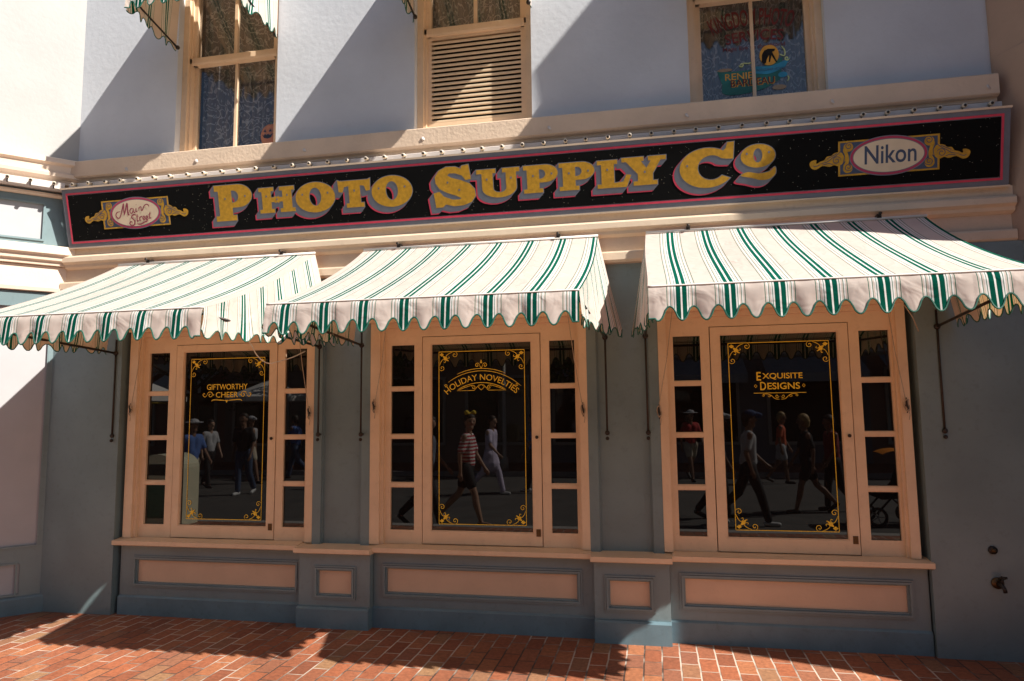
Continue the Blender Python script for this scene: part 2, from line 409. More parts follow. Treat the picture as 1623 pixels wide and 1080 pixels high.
def text_geo(txt, bold=0.0):
    key = (txt, bold)
    if key in _tc: return _tc[key]
    cu = bpy.data.curves.new('t', 'FONT'); cu.body = txt; cu.size = 1; cu.offset = bold; cu.resolution_u = 4
    ob = bpy.data.objects.new('t', cu); COL.objects.link(ob)
    dg = bpy.context.evaluated_depsgraph_get(); me = bpy.data.meshes.new_from_object(ob.evaluated_get(dg))
    v = [(p.co.x, p.co.y) for p in me.vertices]; f = [tuple(p.vertices) for p in me.polygons]
    nrm = [p.normal.z for p in me.polygons]
    f = [t if z > 0 else t[::-1] for t, z in zip(f, nrm)]
    bpy.data.objects.remove(ob); bpy.data.curves.remove(cu); bpy.data.meshes.remove(me)
    _tc[key] = (v, f); return v, f
def text(mb, pl, txt, x0, x1, z0, z1, d, bold=0.0, shear=0, bend=None):
    v, f = text_geo(txt, bold)
    if not v: return
    ax, bx = min(p[0] for p in v), max(p[0] for p in v); az_, bz = min(p[1] for p in v), max(p[1] for p in v)
    out = []
    for a, b in v:
        s = (a-ax)/(bx-ax); t = (b-az_)/(bz-az_)
        x = x0+(x1-x0)*s+shear*(z1-z0)*t; z = z0+(z1-z0)*t
        if bend: x, z = bend(x, z)
        out.append(pl.p(x, z, d))
    mb.add(out, f)

# ------------------------------------------------------------------ ground
struct('street', MB().box(-60, 60, -60, 8, G-.35, G-.11), 'asphalt')
struct('sidewalk', MB().box(-14, 12, -4.02, .6, G-.2, G), 'brick')
struct('curb', MB().box(-14, 12, -4.2, -4.022, G-.2, G+.002), 'concrete')
struct('far_sidewalk', MB().box(-60, 60, -20, -12.3, G-.2, G), 'brick')
struct('far_curb', MB().box(-60, 60, -12.298, -12.12, G-.2, G+.002), 'concrete')

# ------------------------------------------------------------------ shop building
shop = thing('shop_building', 'two storey shop front with grey stucco above and blue grey woodwork below', 'building', (-1.2, 0, G))
XS = [-3.4705, -1.5562, .3569]
# upper wall with window openings
UC = [-3.141, -1.196, .724]; OW = .428
b = MB(); xs = [-4.62]
for c in UC: xs += [c-OW, c+OW]
xs.append(2.4)
for i in range(0, 8, 2): b.box(xs[i], xs[i+1], 0, .3, 3.5, 6.2)
for c in UC: b.box(c-OW, c+OW, 0, .3, 5.15, 6.2); b.box(c-OW, c+OW, .0005, .3, 3.5, 3.60)
b.build('stucco_wall', 'stucco', shop)
# ledge
b = MB(); b.prof([(0.001, 3.60), (-.10, 3.59), (-.115, 3.58), (-.115, 3.462), (-.10, 3.452), (.001, 3.452)], -4.40, 2.07)
ledge = b.build('window_ledge', 'trim_rough', shop)
for x, z in ((-3.882, 3.486), (-3.284, 3.499), (-2.412, 3.505), (-1.517, 3.508), (-.631, 3.501), (.265, 3.50), (1.144, 3.502), (2.012, 3.503)):
    MB().tube([(x, -.1145, z), (x+.002, -.118, z+.001)], [.017, .013], 9).build('filled_hole', 'rail', ledge)
b = MB(); b.prof([(.001, 3.4515), (-.075, 3.4515), (-.075, 3.43), (-.055, 3.42), (-.055, 3.345), (.001, 3.345)], -4.44, 2.07)
b.build('ledge_moulding', 'trim', shop)
b = MB(); b.box(-4.44, 2.06, -.02, .02, 2.88, 3.345); b.build('sign_backing', 'trim', shop)
b = MB()
b.prof([(0.01, 2.905), (-.075, 2.905), (-.075, 2.845), (-.10, 2.84), (-.115, 2.825), (-.115, 2.79), (-.09, 2.775), (-.085, 2.755), (-.06, 2.74), (.01, 2.74)], -4.42, 2.11)
b.build('cornice_moulding', 'trim', shop)
b = MB(); b.box(-4.45, 2.11, -.055, .01, 2.642, 2.741)
b.build('fascia', 'trim_rough', shop)
b = MB(); b.prof([(.01, 2.641), (-.085, 2.641), (-.09, 2.63), (-.09, 2.585), (-.075, 2.57), (.01, 2.57)], -4.45, 2.11)
b.build('lower_moulding', 'trim', shop)
b = MB(); b.box(-4.5, 2.3, .06, .3, G-.1, 3.5); b.build('back_wall', 'blue', shop)
b = MB()
b.box(-4.62, -3.875, -.085, .06, G, 2.5702); b.build('wall_panel', 'blue', shop)
b = MB(); b.box(1.525, 2.2, -.085, .06, G, 2.5702); b.build('wall_panel', 'blue', shop)
# pilasters
for x0, x1 in ((-2.339, -1.9205), (-.4255, .0305)):
    b = MB(); b.box(x0, x1, -.02, .06, .72, 2.5702)
    b.box(x0, x0+.062, -.05, -.02, .722, 2.57); b.box(x1-.062, x1, -.05, -.02, .722, 2.57)
    b.box(x0+.062, x0+.07, -.035, -.02, .722, 2.57); b.box(x1-.07, x1-.062, -.035, -.02, .722, 2.57)
    b.build('pilaster', 'blue', shop)
# header fill above windows
for xi in XS:
    MB().box(xi-.3245, xi+1.13, -.035, .06, 2.26, 2.5702).build('header_board', 'trim_window', shop)
# base: window bays and pedestals
bays = [(-3.84, -2.40, (-3.70, -2.46)), (-1.885, -.405, (-1.79, -.518)), (.06, 1.515, (.149, 1.40))]
def base_part(name, x0, x1, px0, px1, yf, z0p, z1p, ply):
    b = MB()
    yb = .06
    m_ = .0
    b.box(x0, px0, yf, yb, G, .69); b.box(px1, x1, yf, yb, G, .69)
    b.box(px0, px1, yf, yb, G, z0p); b.box(px0, px1, yf, yb, z1p, .69)
    # raised moulding round the panel
    for k, (e, yy) in enumerate(((.034, -.010), (.022, -.016))):
        b.frame(px0-e, px1+e, z0p-e, z1p+e, e-.010 if k else .010, yf+yy, yf+.001)
    o = b.build(name, 'blue', shop)
    MB().box(px0, px1, yf+.014, yf+.03, z0p, z1p).build('inset_panel', 'panel_pink', o)
    b = MB(); b.prof([(yb, G), (ply, G), (ply, .318), (ply+.012, .33), (yb, .33)], x0-.0015, x1+.0015)
    b.build('plinth', 'blue_base', o)
    return o
for x0, x1, (p0, p1) in bays: base_part('window_base', x0, x1, p0, p1, -.045, .425, .577, -.06)
for x0, x1, p0, p1 in ((-2.398, -1.888, -2.255, -2.02), (-.403, .058, -.306, -.066)):
    base_part('pedestal', x0, x1, p0, p1, -.105, .412, .562, -.135)
# sills
def sill(x0, x1, yf, z1=.733):
    return MB().prof([(.06, z1), (-.02, z1), (yf, z1-.012), (yf, z1-.040), (yf+.02, z1-.048), (.06, z1-.048)], x0, x1).build('window_sill', 'trim_window', shop)
sill(-3.865, -2.415, -.115); sill(-2.414, -1.872, -.165, .727); sill(-1.871, -.421, -.115)
sill(-.420, .075, -.165, .727); sill(.076, 1.535, -.115)

# ------------------------------------------------------------------ display windows
WP = Plane((0, 0.0128, 0), (1, 0, 0), (0, 0, 1))   # painted glass, normal points to -y
WP.n = Vector((0, -1, 0))
def corner_orn(b, x, z, sx, sz, d=.0012):
    q = lambda pts: [(x+sx*a, z+sz*c) for a, c in pts]
    wv = .0038
    ribbon(b, WP, q([(0, .125), (.0, .02), (.0, 0)]), .004, d+.0002, False, False)
    ribbon(b, WP, q(spiral(.022, .112, .020, PI*.9, -1.25)), wv, d+.0004)
    ribbon(b, WP, q(spiral(.112, .022, .020, -PI*.4, 1.25)), wv, d+.0006)
    ribbon(b, WP, q([(.004, .095), (.014, .07), (.030, .052), (.045, .060), (.043, .074), (.033, .070)]), wv, d+.0008)
    ribbon(b, WP, q([(.095, .004), (.07, .014), (.052, .030), (.060, .045), (.074, .043), (.070, .033)]), wv, d+.001)
    for a, c, r in ((.02, .02, .016), (.047, .047, .007), (.066, .062, .005)):
        fill(b, WP, [q([(a-r, c), (a, c-r*.8), (a+r, c), (a, c+r*.8)])], d+.0012)
    fill(b, WP, [q([(.026, .026), (.05, .034), (.064, .058), (.06, .064), (.036, .05)])], d+.0014)
def bendf(cx, R, zc):
    def f(x, z):
        a = (x-cx)/R; return cx+(R+z-zc)*math.sin(a), zc-R+(R+z-zc)*math.cos(a)
    return f
def display_window(k, xi):
    b = MB()
    # casing
    L0, L1, R0, R1 = (-.363, -.295, 1.078, 1.13) if k < 2 else (-.325, -.272, 1.078, 1.13)
    for a0, a1 in ((L0, L1), (R0, R1)):
        b.box(xi+a0, xi+a1, -.05, .06, .7335, 2.235)
    b.box(xi+L1, xi+L1+.022, -.03, .05, .7335, 2.2) if k < 2 else None; b.box(xi+R0-.016, xi+R0, -.03, .05, .7335, 2.2)
    b.box(xi+L0-.012, xi+R1+.012, -.062, .055, 2.2352, 2.262)
    b.box(xi+L1, xi+R0, -.02, .05, 2.20, 2.2348)
    zs = [(.825, 1.109), (1.143, 1.434), (1.469, 1.76), (1.795, 2.079)]
    zs = [(.825, 1.107), (1.143, 1.434), (1.469, 1.760), (1.795, 2.079)]
    for p0, p1, q0, q1 in ((-.273, -.0045, -.230, -.061), (.8215, 1.062, .879, 1.0475)):
        b.box(xi+p0, xi+q0, -.004, .04, .734, 2.1998); b.box(xi+q1, xi+p1, -.004, .04, .734, 2.1998)
        b.box(xi+q0, xi+q1, -.004, .04, .734, .825); b.box(xi+q0, xi+q1, -.004, .04, 2.079, 2.1998)
        for i in range(3):
            b.box(xi+q0, xi+q1, .001, .04, zs[i][1], zs[i+1][0])
            b.box(xi+q0, xi+q1, -.006, .001, zs[i][1]+.007, zs[i+1][0]-.007)
    b.box(xi-.0045, xi+.8215, -.004, .04, 2.1345, 2.1998)
    fr = b.build('display_window', 'trim_window', shop)
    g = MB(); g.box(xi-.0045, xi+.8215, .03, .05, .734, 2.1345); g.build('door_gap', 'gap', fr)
    d = MB(); g0, g1, h0, h1 = .057, .7595, .82, 2.083
    d.box(xi+.001, xi+g0, -.008, .028, .739, 2.130); d.box(xi+g1, xi+.8165, -.008, .028, .739, 2.130)
    d.box(xi+g0, xi+g1, -.008, .028, .739, h0); d.box(xi+g0, xi+g1, -.008, .028, h1, 2.130)
    d.frame(xi+g0, xi+g1, h0, h1, .006, -.002, .013)
    d.build('casement', 'trim_window', fr)
    MB().box(xi+g0, xi+g1, .0135, .024, h0, h1).build('pane', 'pane', fr)
    for q0, q1 in ((-.230, -.061), (.879, 1.0475)):
        for z0, z1 in zs: MB().box(xi+q0, xi+q1, .0135, .024, z0, z1).build('pane', 'pane', fr)
    MB().ball((xi+.79, -.018, 1.442), .011, 8).tube([(xi+.79, -.008, 1.442), (xi+.79, -.018, 1.442)], .006).build('knob', 'dark_metal', fr)
    lt = MB().box(xi+.777, xi+.806, -.012, -.008, .802, .848); lt.box(xi+.787, xi+.796, -.015, -.012, .818, .828)
    lt.build('latch_plate', 'brass', fr)
    # gilt lettering
    b = MB(); x0, x1, z0, z1 = xi+.111, xi+.708, .867, 2.026
    for (a, c, e, f_) in ((x0+.13, x1-.13, z0, z0), (x0+.13, x1-.13, z1, z1)):
        b.box(a, c, .0115, .0118, e-.0022, e+.0022)
    for e in (x0, x1): b.box(e-.0022, e+.0022, .0115, .0118, z0+.12, z1-.12)
    for (a, c, sx, sz) in ((x0, z0, 1, 1), (x1, z0, -1, 1), (x0, z1, 1, -1), (x1, z1, -1, -1)):
        corner_orn(b, a, c, sx, sz)
        ribbon(b, WP, [(a+sx*.13, c), (a, c)], .0044, .0011, False, False)
    cx = (x0+x1)/2; sp = .0034; dd = .0012
    if k == 0:
        # widths follow the painted window
        cz = 1.80
        text(b, WP, 'GIFTWORTHY', cx-.165, cx+.165, cz-.003, cz+.038, dd, .008)
        text(b, WP, 'CHEER', cx-.09, cx+.09, cz-.060, cz-.020, dd, .008)
        for sgn in (-1, 1):
            ribbon(b, WP, [(cx+sgn*u, v) for u, v in spiral(.135, cz-.04, .026, 0, 1.4)], .005, dd+.0002)
            ribbon(b, WP, [(cx+sgn*.161, cz-.04), (cx+sgn*.178, cz-.055), (cx+sgn*.195, cz-.040), (cx+sgn*.186, cz-.028), (cx+sgn*.178, cz-.036)], .0045, dd+.0003)
            ribbon(b, WP, [(cx+sgn*.01, cz-.082), (cx+sgn*.10, cz-.076), (cx+sgn*.125, cz-.085)], .006, dd+.0004)
            fill(b, WP, [[(cx+sgn*.108-.006, cz-.04), (cx+sgn*.108, cz-.046), (cx+sgn*.108+.006, cz-.04), (cx+sgn*.108, cz-.034)]], dd+.0005)
        fill(b, WP, [[(cx-.012, cz-.078), (cx, cz-.10), (cx+.012, cz-.078)]], dd+.0006)
    elif k == 1:
        R = .34; zc = 1.828; f = bendf(cx, R, zc)
        text(b, WP, 'HOLIDAY NOVELTIES', cx-.262, cx+.262, zc-.001, zc+.040, dd, .004, bend=lambda x, z: f(x, z))
        A = lambda h, a0, a1, r=R: [(cx+(r+h)*math.sin(t), zc-r+(r+h)*math.cos(t)) for t in [a0+(a1-a0)*i/24 for i in range(25)]]
        ribbon(b, WP, A(.062, -.62, .75), .0042, dd+.0002, False)
        ribbon(b, WP, A(.078, -.42, .42), .0042, dd+.0003, False)
        ribbon(b, WP, A(-.018, -.55, .55), .0045, dd+.0002, False)
        ribbon(b, WP, [(cx-.172, zc-.071), (cx-.05, zc-.07), (cx-.018, zc-.035), (cx+.005, zc-.03)], .004, dd+.0004, False)
        ribbon(b, WP, [(cx+.172, zc-.071), (cx+.05, zc-.07), (cx+.018, zc-.035), (cx-.005, zc-.03)], .004, dd+.0005, False)
        ribbon(b, WP, [(cx, zc-.03), (cx+.022, zc-.048), (cx, zc-.068), (cx-.022, zc-.048), (cx, zc-.03)], .0045, dd+.0006, False)
        for sgn in (-1, 1):
            ribbon(b, WP, [(cx+sgn*u, v) for u, v in spiral(.055, zc-.050, .016, PI*.1, 1.3)], .0042, dd+.0007)
            ribbon(b, WP, [(cx+sgn*.06, zc-.033), (cx+sgn*.11, zc-.048), (cx+sgn*.165, zc-.068)], .004, dd+.0008)
            ribbon(b, WP, [(cx+sgn*u, v) for u, v in spiral(.027, zc+.10, .017, PI, -1.3)], .0042, dd+.0009)
            ribbon(b, WP, [(cx+sgn*.010, zc+.10), (cx+sgn*.004, zc+.085), (cx, zc+.078)], .004, dd+.001)
            ribbon(b, WP, [(cx+sgn*u, v) for u, v in spiral(.248, zc-.038, .012, 0, 1.2)], .0042, dd+.0011)
        fill(b, WP, [[(cx-.008, zc+.118), (cx, zc+.112), (cx+.008, zc+.118), (cx, zc+.14)]], dd+.0012)
    else:
        cz = 1.79
        text(b, WP, 'E', cx-.135, cx-.108, cz-.004, cz+.05, dd, .018); text(b, WP, 'XQUISITE', cx-.100, cx+.138, cz, cz+.042, dd, .016)
        text(b, WP, 'D', cx-.115, cx-.08, cz-.064, cz-.012, dd, .018); text(b, WP, 'ESIGNS', cx-.072, cx+.12, cz-.06, cz-.018, dd, .016)
        ribbon(b, WP, [(cx-.155, cz-.082), (cx+.155, cz-.082)], .0034, dd+.0002, False, False)
        for sgn in (-1, 1):
            e = cx+sgn*.142
            ribbon(b, WP, [(e-.008, cz-.038), (e, cz-.048), (e+.008, cz-.038), (e, cz-.028), (e-.008, cz-.038)], .003, dd+.0003, False, False)
            ribbon(b, WP, [(cx+sgn*u, v) for u, v in spiral(.018, cz-.102, .012, PI, 1.2)], .0032, dd+.0004)
            ribbon(b, WP, [(cx+sgn*u, v) for u, v in spiral(.062, cz-.098, .010, 0, -1.2)], .0032, dd+.0005)
            ribbon(b, WP, [(cx+sgn*.004, cz-.122), (cx+sgn*.03, cz-.118), (cx+sgn*.052, cz-.098), (cx+sgn*.075, cz-.088), (cx+sgn*.105, cz-.09)], .0036, dd+.0006)
            ribbon(b, WP, [(cx+sgn*u, v) for u, v in spiral(.098, cz-.096, .008, 0, -1.2)], .003, dd+.0007)
    b.build('gilt_lettering', 'gilt', fr)
    return fr
for k, xi in enumerate(XS): display_window(k, xi)

# ------------------------------------------------------------------ upper windows
def upper_window(k, c):
    b = MB(); x0, x1 = c-OW, c+OW; YG = .125
    # box frame in the recess
    b.box(x0+.0005, x0+.045, .06, .22, 3.60, 5.15); b.box(x1-.045, x1-.0005, .06, .22, 3.60, 5.15)
    b.box(x0+.045, x0+.062, .085, .2, 3.6, 5.15); b.box(x1-.062, x1-.045, .085, .2, 3.6, 5.15)
    b.prof([(.0, 3.6005), (.0, 3.612), (.10, 3.632), (.22, 3.632), (.22, 3.6005)], x0+.001, x1-.001)
    fr = b.build('upper_window', 'trim_window', shop)
    # upper sash
    b = MB(); sx0, sx1 = x0+.062, x1-.062; gx0, gx1 = c-.335, c+.335
    b.box(sx0, gx0, .10, .145, 4.37, 5.15); b.box(gx1, sx1, .10, .145, 4.37, 5.15)
    b.prof([(.145, 4.37), (.092, 4.37), (.085, 4.385), (.085, 4.425), (.105, 4.44), (.145, 4.44)], sx0-.02, sx1+.02)
    b.box(c-.013, c+.013, .108, .14, 4.44, 5.15)
    b.build('upper_sash', 'trim_window', fr)
    MB().box(gx0, gx1, .124, .128, 4.44, 5.15).build('upper_pane', 'glass', fr)
    if k == 1:
        b = MB(); b.box(sx0, gx0, .11, .17, 3.632, 4.37); b.box(gx1, sx1, .11, .17, 3.632, 4.37)
        b.box(gx0, gx1, .11, .17, 3.632, 3.712); b.box(gx0, gx1, .11, .17, 4.35, 4.37)
        b.build('louver_frame', 'trim_window', fr)
        b = MB(); n = 18; st = (4.35-3.712)/n
        for i in range(n):
            z = 3.712+st*i
            b.prof([(.113, z+.001), (.111, z+.004), (.111, z+.016), (.114, z+.019), (.165, z+st*1.2), (.172, z+st*1.1), (.120, z+.001)], gx0, gx1)
        b.build('louver_slats', 'louver', fr)
        MB().box(gx0, gx1, .18, .19, 3.7, 4.36).build('louver_back', 'gap', fr)
    else:
        b = MB(); b.box(sx0, gx0, .125, .165, 3.632, 4.37); b.box(gx1, sx1, .125, .165, 3.632, 4.37)
        b.box(gx0, gx1, .125, .165, 3.632, 3.672); b.box(c-.011, c+.011, .13, .16, 3.672, 4.37)
        b.build('lower_sash', 'trim_window', fr)
        MB().box(gx0, gx1, .145, .149, 3.672, 4.37).build('lower_pane', 'glass', fr)
    # curtain with folds
    b = MB(); n = 90; v = []; z0, z1 = (3.64, 5.15) if k != 1 else (4.40, 5.15)
    for i in range(n+1):
        x = gx0-.03+(gx1-gx0+.06)*i/n; y = .242+.016*math.sin(i*.62+k)+.010*math.sin(i*1.7)
        v += [(x, y, z0), (x, y-.004, z1)]
    b.add(v, [(2*i, 2*i+2, 2*i+3, 2*i+1) for i in range(n)], smooth=True)
    b.build('lace_curtain', 'lace', fr)
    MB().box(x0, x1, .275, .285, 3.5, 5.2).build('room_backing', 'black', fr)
    return fr
UW = [upper_window(k, c) for k, c in enumerate(UC)]

# painted sign on the third upper window
def window_art(fr):
    P = Plane((.724, .1235-.004, 0), (1, 0, 0), (0, 0, 1)); P.n = Vector((0, -1, 0)); P.o.y = .1435
    m_red = mat('art_red', (.16, .015, .015), .5, .1); m_teal = mat('art_teal', (.02, .17, .15), .5, .25, 12)
    m_blue = mat('art_blue', (.03, .30, .50), .5, .2, 12); m_pal = mat('art_pale', (.60, .68, .30), .5, .1)
    m_or = mat('art_orange', (.80, .40, .05), .5, .2, 20); m_tan = mat('art_tan', (.38, .27, .18), .6, .1)
    f = bendf(0, .75, 4.24)
    b = MB(); text(b, P, 'KINGDOM PHOTO', -.27, .27, 4.20, 4.32, .001, .012, bend=f)
    text(b, P, 'SERVICES', -.17, .20, 4.09, 4.165, .001, .012, bend=bendf(0, 1.2, 4.1))
    text(b, P, 'Magic Eye to the World', -.19, .21, 4.025, 4.06, .001, .004)
    text(b, P, 'BARDEAU', -.15, .13, 3.775, 3.825, .0036, .004); b.build('painted_lettering', m_red, fr)
    b = MB()
    top = cat_rom([(-.235, 3.895), (-.12, 3.885), (.05, 3.895), (.19, 3.955)], 8)
    bot = cat_rom([(.17, 3.80), (.06, 3.745), (-.1, 3.72), (-.2, 3.735), (-.205, 3.80)], 8)
    fill(b, P, [top+bot], .0012); b.build('painted_banner', m_teal, fr)
    b = MB(); text(b, P, 'RENIE', -.185, -.005, 3.825, 3.872, .0018, .012); text(b, P, 'BARDEAU', -.145, .135, 3.772, 3.822, .0018, .012); b.build('painted_name', m_or, fr)
    b = MB(); top = cat_rom([(.01, 3.905), (.12, 3.90), (.24, 3.945)], 8); bot = cat_rom([(.20, 3.88), (.10, 3.845), (.01, 3.855)], 8)
    fill(b, P, [top+bot], .0024); b.ball((0, 0, -9), .001, 3) if False else None
    fill(b, P, [arc(.185, 3.83, .03, .02, 0, 350, 14)], .0024); b.build('painted_ribbon', m_blue, fr)
    b = MB(); text(b, P, 'PHOTOGRAPHER  ARCHIVIST', .02, .20, 3.866, 3.884, .003, 0); b.build('ribbon_lettering', 'navy', fr)
    b = MB(); fill(b, P, [arc(.105, 3.975, .062, .072, 0, 352, 30)], .0030); b.build('painted_medallion', m_or, fr)
    b = MB(); fill(b, P, [[(.055, 3.93), (.06, 3.985), (.075, 4.01), (.10, 4.02), (.145, 4.015), (.14, 4.0), (.125, 3.995), (.155, 3.92), (.145, 3.92), (.12, 3.97), (.108, 3.925), (.10, 3.925), (.105, 3.975), (.088, 3.945), (.082, 3.92), (.07, 3.915)]], .0036)
    b.build('medallion_figure', 'black', fr)
    b = MB()
    for pts in (spiral(-.075, 3.925, .016, PI, 1.2), [(-.065, 3.937), (-.03, 3.932), (.01, 3.94)], spiral(.215, 3.94, .016, 0, -1.2), [(.185, 4.03), (.205, 3.995), (.20, 3.96), (.17, 3.975)], [(.215, 3.82), (.222, 3.80), (.21, 3.78)]):
        ribbon(b, P, pts, .008, .0038)
    b.build('painted_scrolls', m_pal, fr)
    b = MB(); fill(b, P, [arc(-.185, 3.90, .05, .012, 0, 350, 14)], .0026); fill(b, P, [arc(.16, 3.745, .045, .018, 0, 350, 14)], .0026); b.build('scroll_ends', m_tan, fr)
window_art(UW[2])

# pumpkin on the upper sill
pk = thing('pumpkin', 'orange jack o lantern partly seen at the right edge inside the left upper window', 'pumpkin', (-2.83, .185, 3.674))
b = MB(); v = []; n = 14; m = 32
for i in range(n+1):
    a = PI*i/n
    for k in range(m):
        t = 2*PI*k/m; r = .075*(1-.07*abs(math.cos(4*t)))
        v.append((-2.862+1.15*r*math.sin(a)*math.cos(t), .182+.38*r*math.sin(a)*math.sin(t), 3.770+.098*math.cos(a)))
b.add(v, [(i*m+k, (i+1)*m+k, (i+1)*m+(k+1) % m, i*m+(k+1) % m) for i in range(n) for k in range(m)], smooth=True)
b.build('gourd', 'orange', pk)
Pp = Plane((-2.872, .151, 3.768), (1, 0, 0), (0, 0, 1)); Pp.n = Vector((0, -1, 0))
b = MB(); fill(b, Pp, [[(-.045, .005), (-.03, -.005), (-.02, .008), (-.008, -.004), (.004, .008), (.02, -.004), (.045, .008), (.03, -.022), (0, -.03), (-.03, -.022)]], .002, .004)
fill(b, Pp, [[(-.035, .025), (-.012, .025), (-.022, .045)]], .002, .004); fill(b, Pp, [[(.035, .025), (.012, .025), (.022, .045)]], .002, .004)
b.build('carved_face', 'black', pk)
MB().tube([(-2.862, .182, 3.855), (-2.858, .181, 3.875), (-2.85, .181, 3.888)], [.012, .009, .009]).build('stem', 'leaf', pk)

# ------------------------------------------------------------------ the long shop sign
SG = Plane((-4.375, -.1, 2.903), (1, 0, 0), (0, -.1, .428))
SW, SH = 6.455, .4395
sign = thing('shop_sign', 'long black signboard with gold block letters and grey and pink border, above the awnings', 'sign', (-1.15, -.12, 2.90))
def sbox(b, u0, u1, v0, v1, d0, d1):
    vs = [SG.p(u, v, d) for d in (d0, d1) for u, v in ((u0, v0), (u1, v0), (u1, v1), (u0, v1))]
    b.add(vs, [(3, 2, 1, 0), (4, 5, 6, 7), (0, 1, 5, 4), (1, 2, 6, 5), (2, 3, 7, 6), (3, 0, 4, 7)])
b = MB(); sbox(b, 0, SW, 0, SH, -.03, 0); b.build('board', 'signgrey', sign)
b = MB(); sbox(b, .050, SW-.050, .048, SH-.048, .0005, .0025); b.build('black_field', 'smalt', sign)
b = MB(); e = .034; t_ = .013
for (u0, u1, v0, v1) in ((e, SW-e, e-.004, e-.004+t_), (e, SW-e, SH-e+.004-t_, SH-e+.004), (e, e+t_, e-.004+t_, SH-e+.004-t_), (SW-e-t_, SW-e, e-.004+t_, SH-e+.004-t_)):
    sbox(b, u0, u1, v0, v1, .0006, .003)
b.build('pink_line', 'signpink', sign)
b = MB(); sbox(b, -.006, SW+.006, SH, SH+.012, -.035, .008); sbox(b, -.006, SW+.006, -.010, 0, -.035, .008)
b.build('edge_strip', 'trim', sign)

def sc(lp, x0, x1, z0, z1): return [(x0+(x1-x0)*a, z0+(z1-z0)*c) for a, c in lp]
def g_P():
    o = [(0, 0), (.56, 0), (.56, .15), (.46, .15), (.46, .36), (.60, .36)]+arc(.62, .68, .38, .32, -88, 88, 18)[1:]+[(.6, 1), (0, 1), (0, .84), (.10, .84), (.10, .15), (0, .15)]
    h = [(.46, .50)]+arc(.50, .67, .14, .165, -85, 85, 10)+[(.46, .84)]
    return [o, h]
def g_H():
    return [[(0, 0), (.42, 0), (.42, .15), (.34, .15), (.34, .42), (.42, .42), (.46, .36), (.5, .42), (.54, .36), (.58, .42), (.66, .42), (.66, .15), (.58, .15), (.58, 0), (1, 0), (1, .15), (.92, .15), (.92, .85), (1, .85), (1, 1), (.58, 1), (.58, .85), (.66, .85), (.66, .60), (.58, .60), (.54, .66), (.5, .60), (.46, .66), (.42, .60), (.34, .60), (.34, .85), (.42, .85), (.42, 1), (0, 1), (0, .85), (.08, .85), (.08, .15), (0, .15)]]
def g_O(wi=.15): return [arc(.5, .5, .5, .5, 0, 353, 40), arc(.5, .52, wi, .30, 0, 350, 26)]
def g_T():
    return [[(.24, 0), (.78, 0), (.78, .16), (.68, .16), (.68, .80), (.80, .78), (.86, .58), (.98, .60), (1, 1.04), (.92, 1), (.08, 1), (0, 1.04), (.02, .60), (.14, .58), (.20, .78), (.33, .80), (.33, .16), (.24, .16)]]
def g_U():
    o = [(0, 1), (.45, 1), (.45, .85), (.38, .85), (.38, .34)]+arc(.53, .32, .15, .14, 180, 360, 10)[1:]+[(.68, .85), (.60, .85), (.60, 1), (1, 1), (1, .85), (.92, .85), (.92, .34)]+arc(.52, .34, .40, .34, 0, -180, 18)[1:]+[(.12, .85), (0, .85)]
    return [o]
def g_L():
    return [[(0, 0), (.86, 0), (1, .42), (.86, .45), (.76, .20), (.5, .17), (.5, .85), (.60, .85), (.60, 1), (0, 1), (0, .85), (.12, .85), (.12, .15), (0, .15)]]
def g_Y():
    return [[(.26, 0), (.80, 0), (.80, .15), (.70, .15), (.70, .40), (.88, .85), (1, .85), (1, 1), (.60, 1), (.60, .85), (.66, .85), (.56, .60), (.44, .85), (.50, .85), (.50, 1), (0, 1), (0, .85), (.10, .85), (.36, .40), (.36, .15), (.26, .15)]]
def g_C():
    out = arc(.5, .47, .5, .47, 54, 325, 40)
    inn = arc(.58, .47, .25, .29, 318, 45, 30)
    return [out+inn+[(.84, .655), (.97, .645), (.99, 1.04), (.87, 1.035), (.84, .90)]]
def g_S():
    q = [(332, 337), (375, 328), (388, 418), (352, 425), (330, 398), (290, 385), (250, 385), (235, 397), (260, 412), (320, 425), (375, 445), (408, 480), (412, 520), (385, 560), (330, 583), (270, 590), (215, 580), (195, 598), (150, 603),
         (138, 512), (178, 500), (205, 530), (260, 548), (310, 546), (318, 538), (290, 525), (230, 508), (180, 485), (155, 450), (152, 410), (180, 370), (230, 345), (290, 343), (325, 355)]
    return [[((x-138)/274, (603-(y+.083*(x-138)))/254) for x, y in q][::-1]]
letters = [('P', g_P(), (1.288, 1.585, .117, .372)), ('H', g_H(), (1.641, 1.918, .152, .330)), ('O', g_O(), (1.924, 2.225, .132, .342)), ('T', g_T(), (2.249, 2.492, .148, .332)),
           ('O', g_O(), (2.498, 2.794, .132, .344)), ('S', g_S(), (2.944, 3.238, .103, .374)), ('U', g_U(), (3.25, 3.545, .142, .332)), ('P', g_P(), (3.570, 3.80, .154, .333)),
           ('P', g_P(), (3.808, 4.04, .154, .331)), ('L', g_L(), (4.057, 4.275, .150, .326)), ('Y', g_Y(), (4.215, 4.495, .153, .332)), ('C', g_C(), (4.578, 4.915, .106, .368)),
           ('O', g_O(.13), (4.950, 5.155, .208, .350))]
swash = [cat_rom([(4.95, .165), (4.99, .185), (5.06, .172), (5.12, .180), (5.152, .205), (5.155, .165), (5.12, .135), (5.07, .130), (5.01, .148)], 5, True)]
extra = {}
bk = MB(); bp_ = MB(); bg_ = MB(); bs_ = MB()
shd = Vector((-.030, -.032)); NS = 9
allg = []
for i, (nm, lp, bb) in enumerate(letters):
    lp = [sc(l_, *bb) for l_ in lp]; allg.append(lp)
    for ex in extra.get(i, []): allg.append([ex])
allg.append(swash)
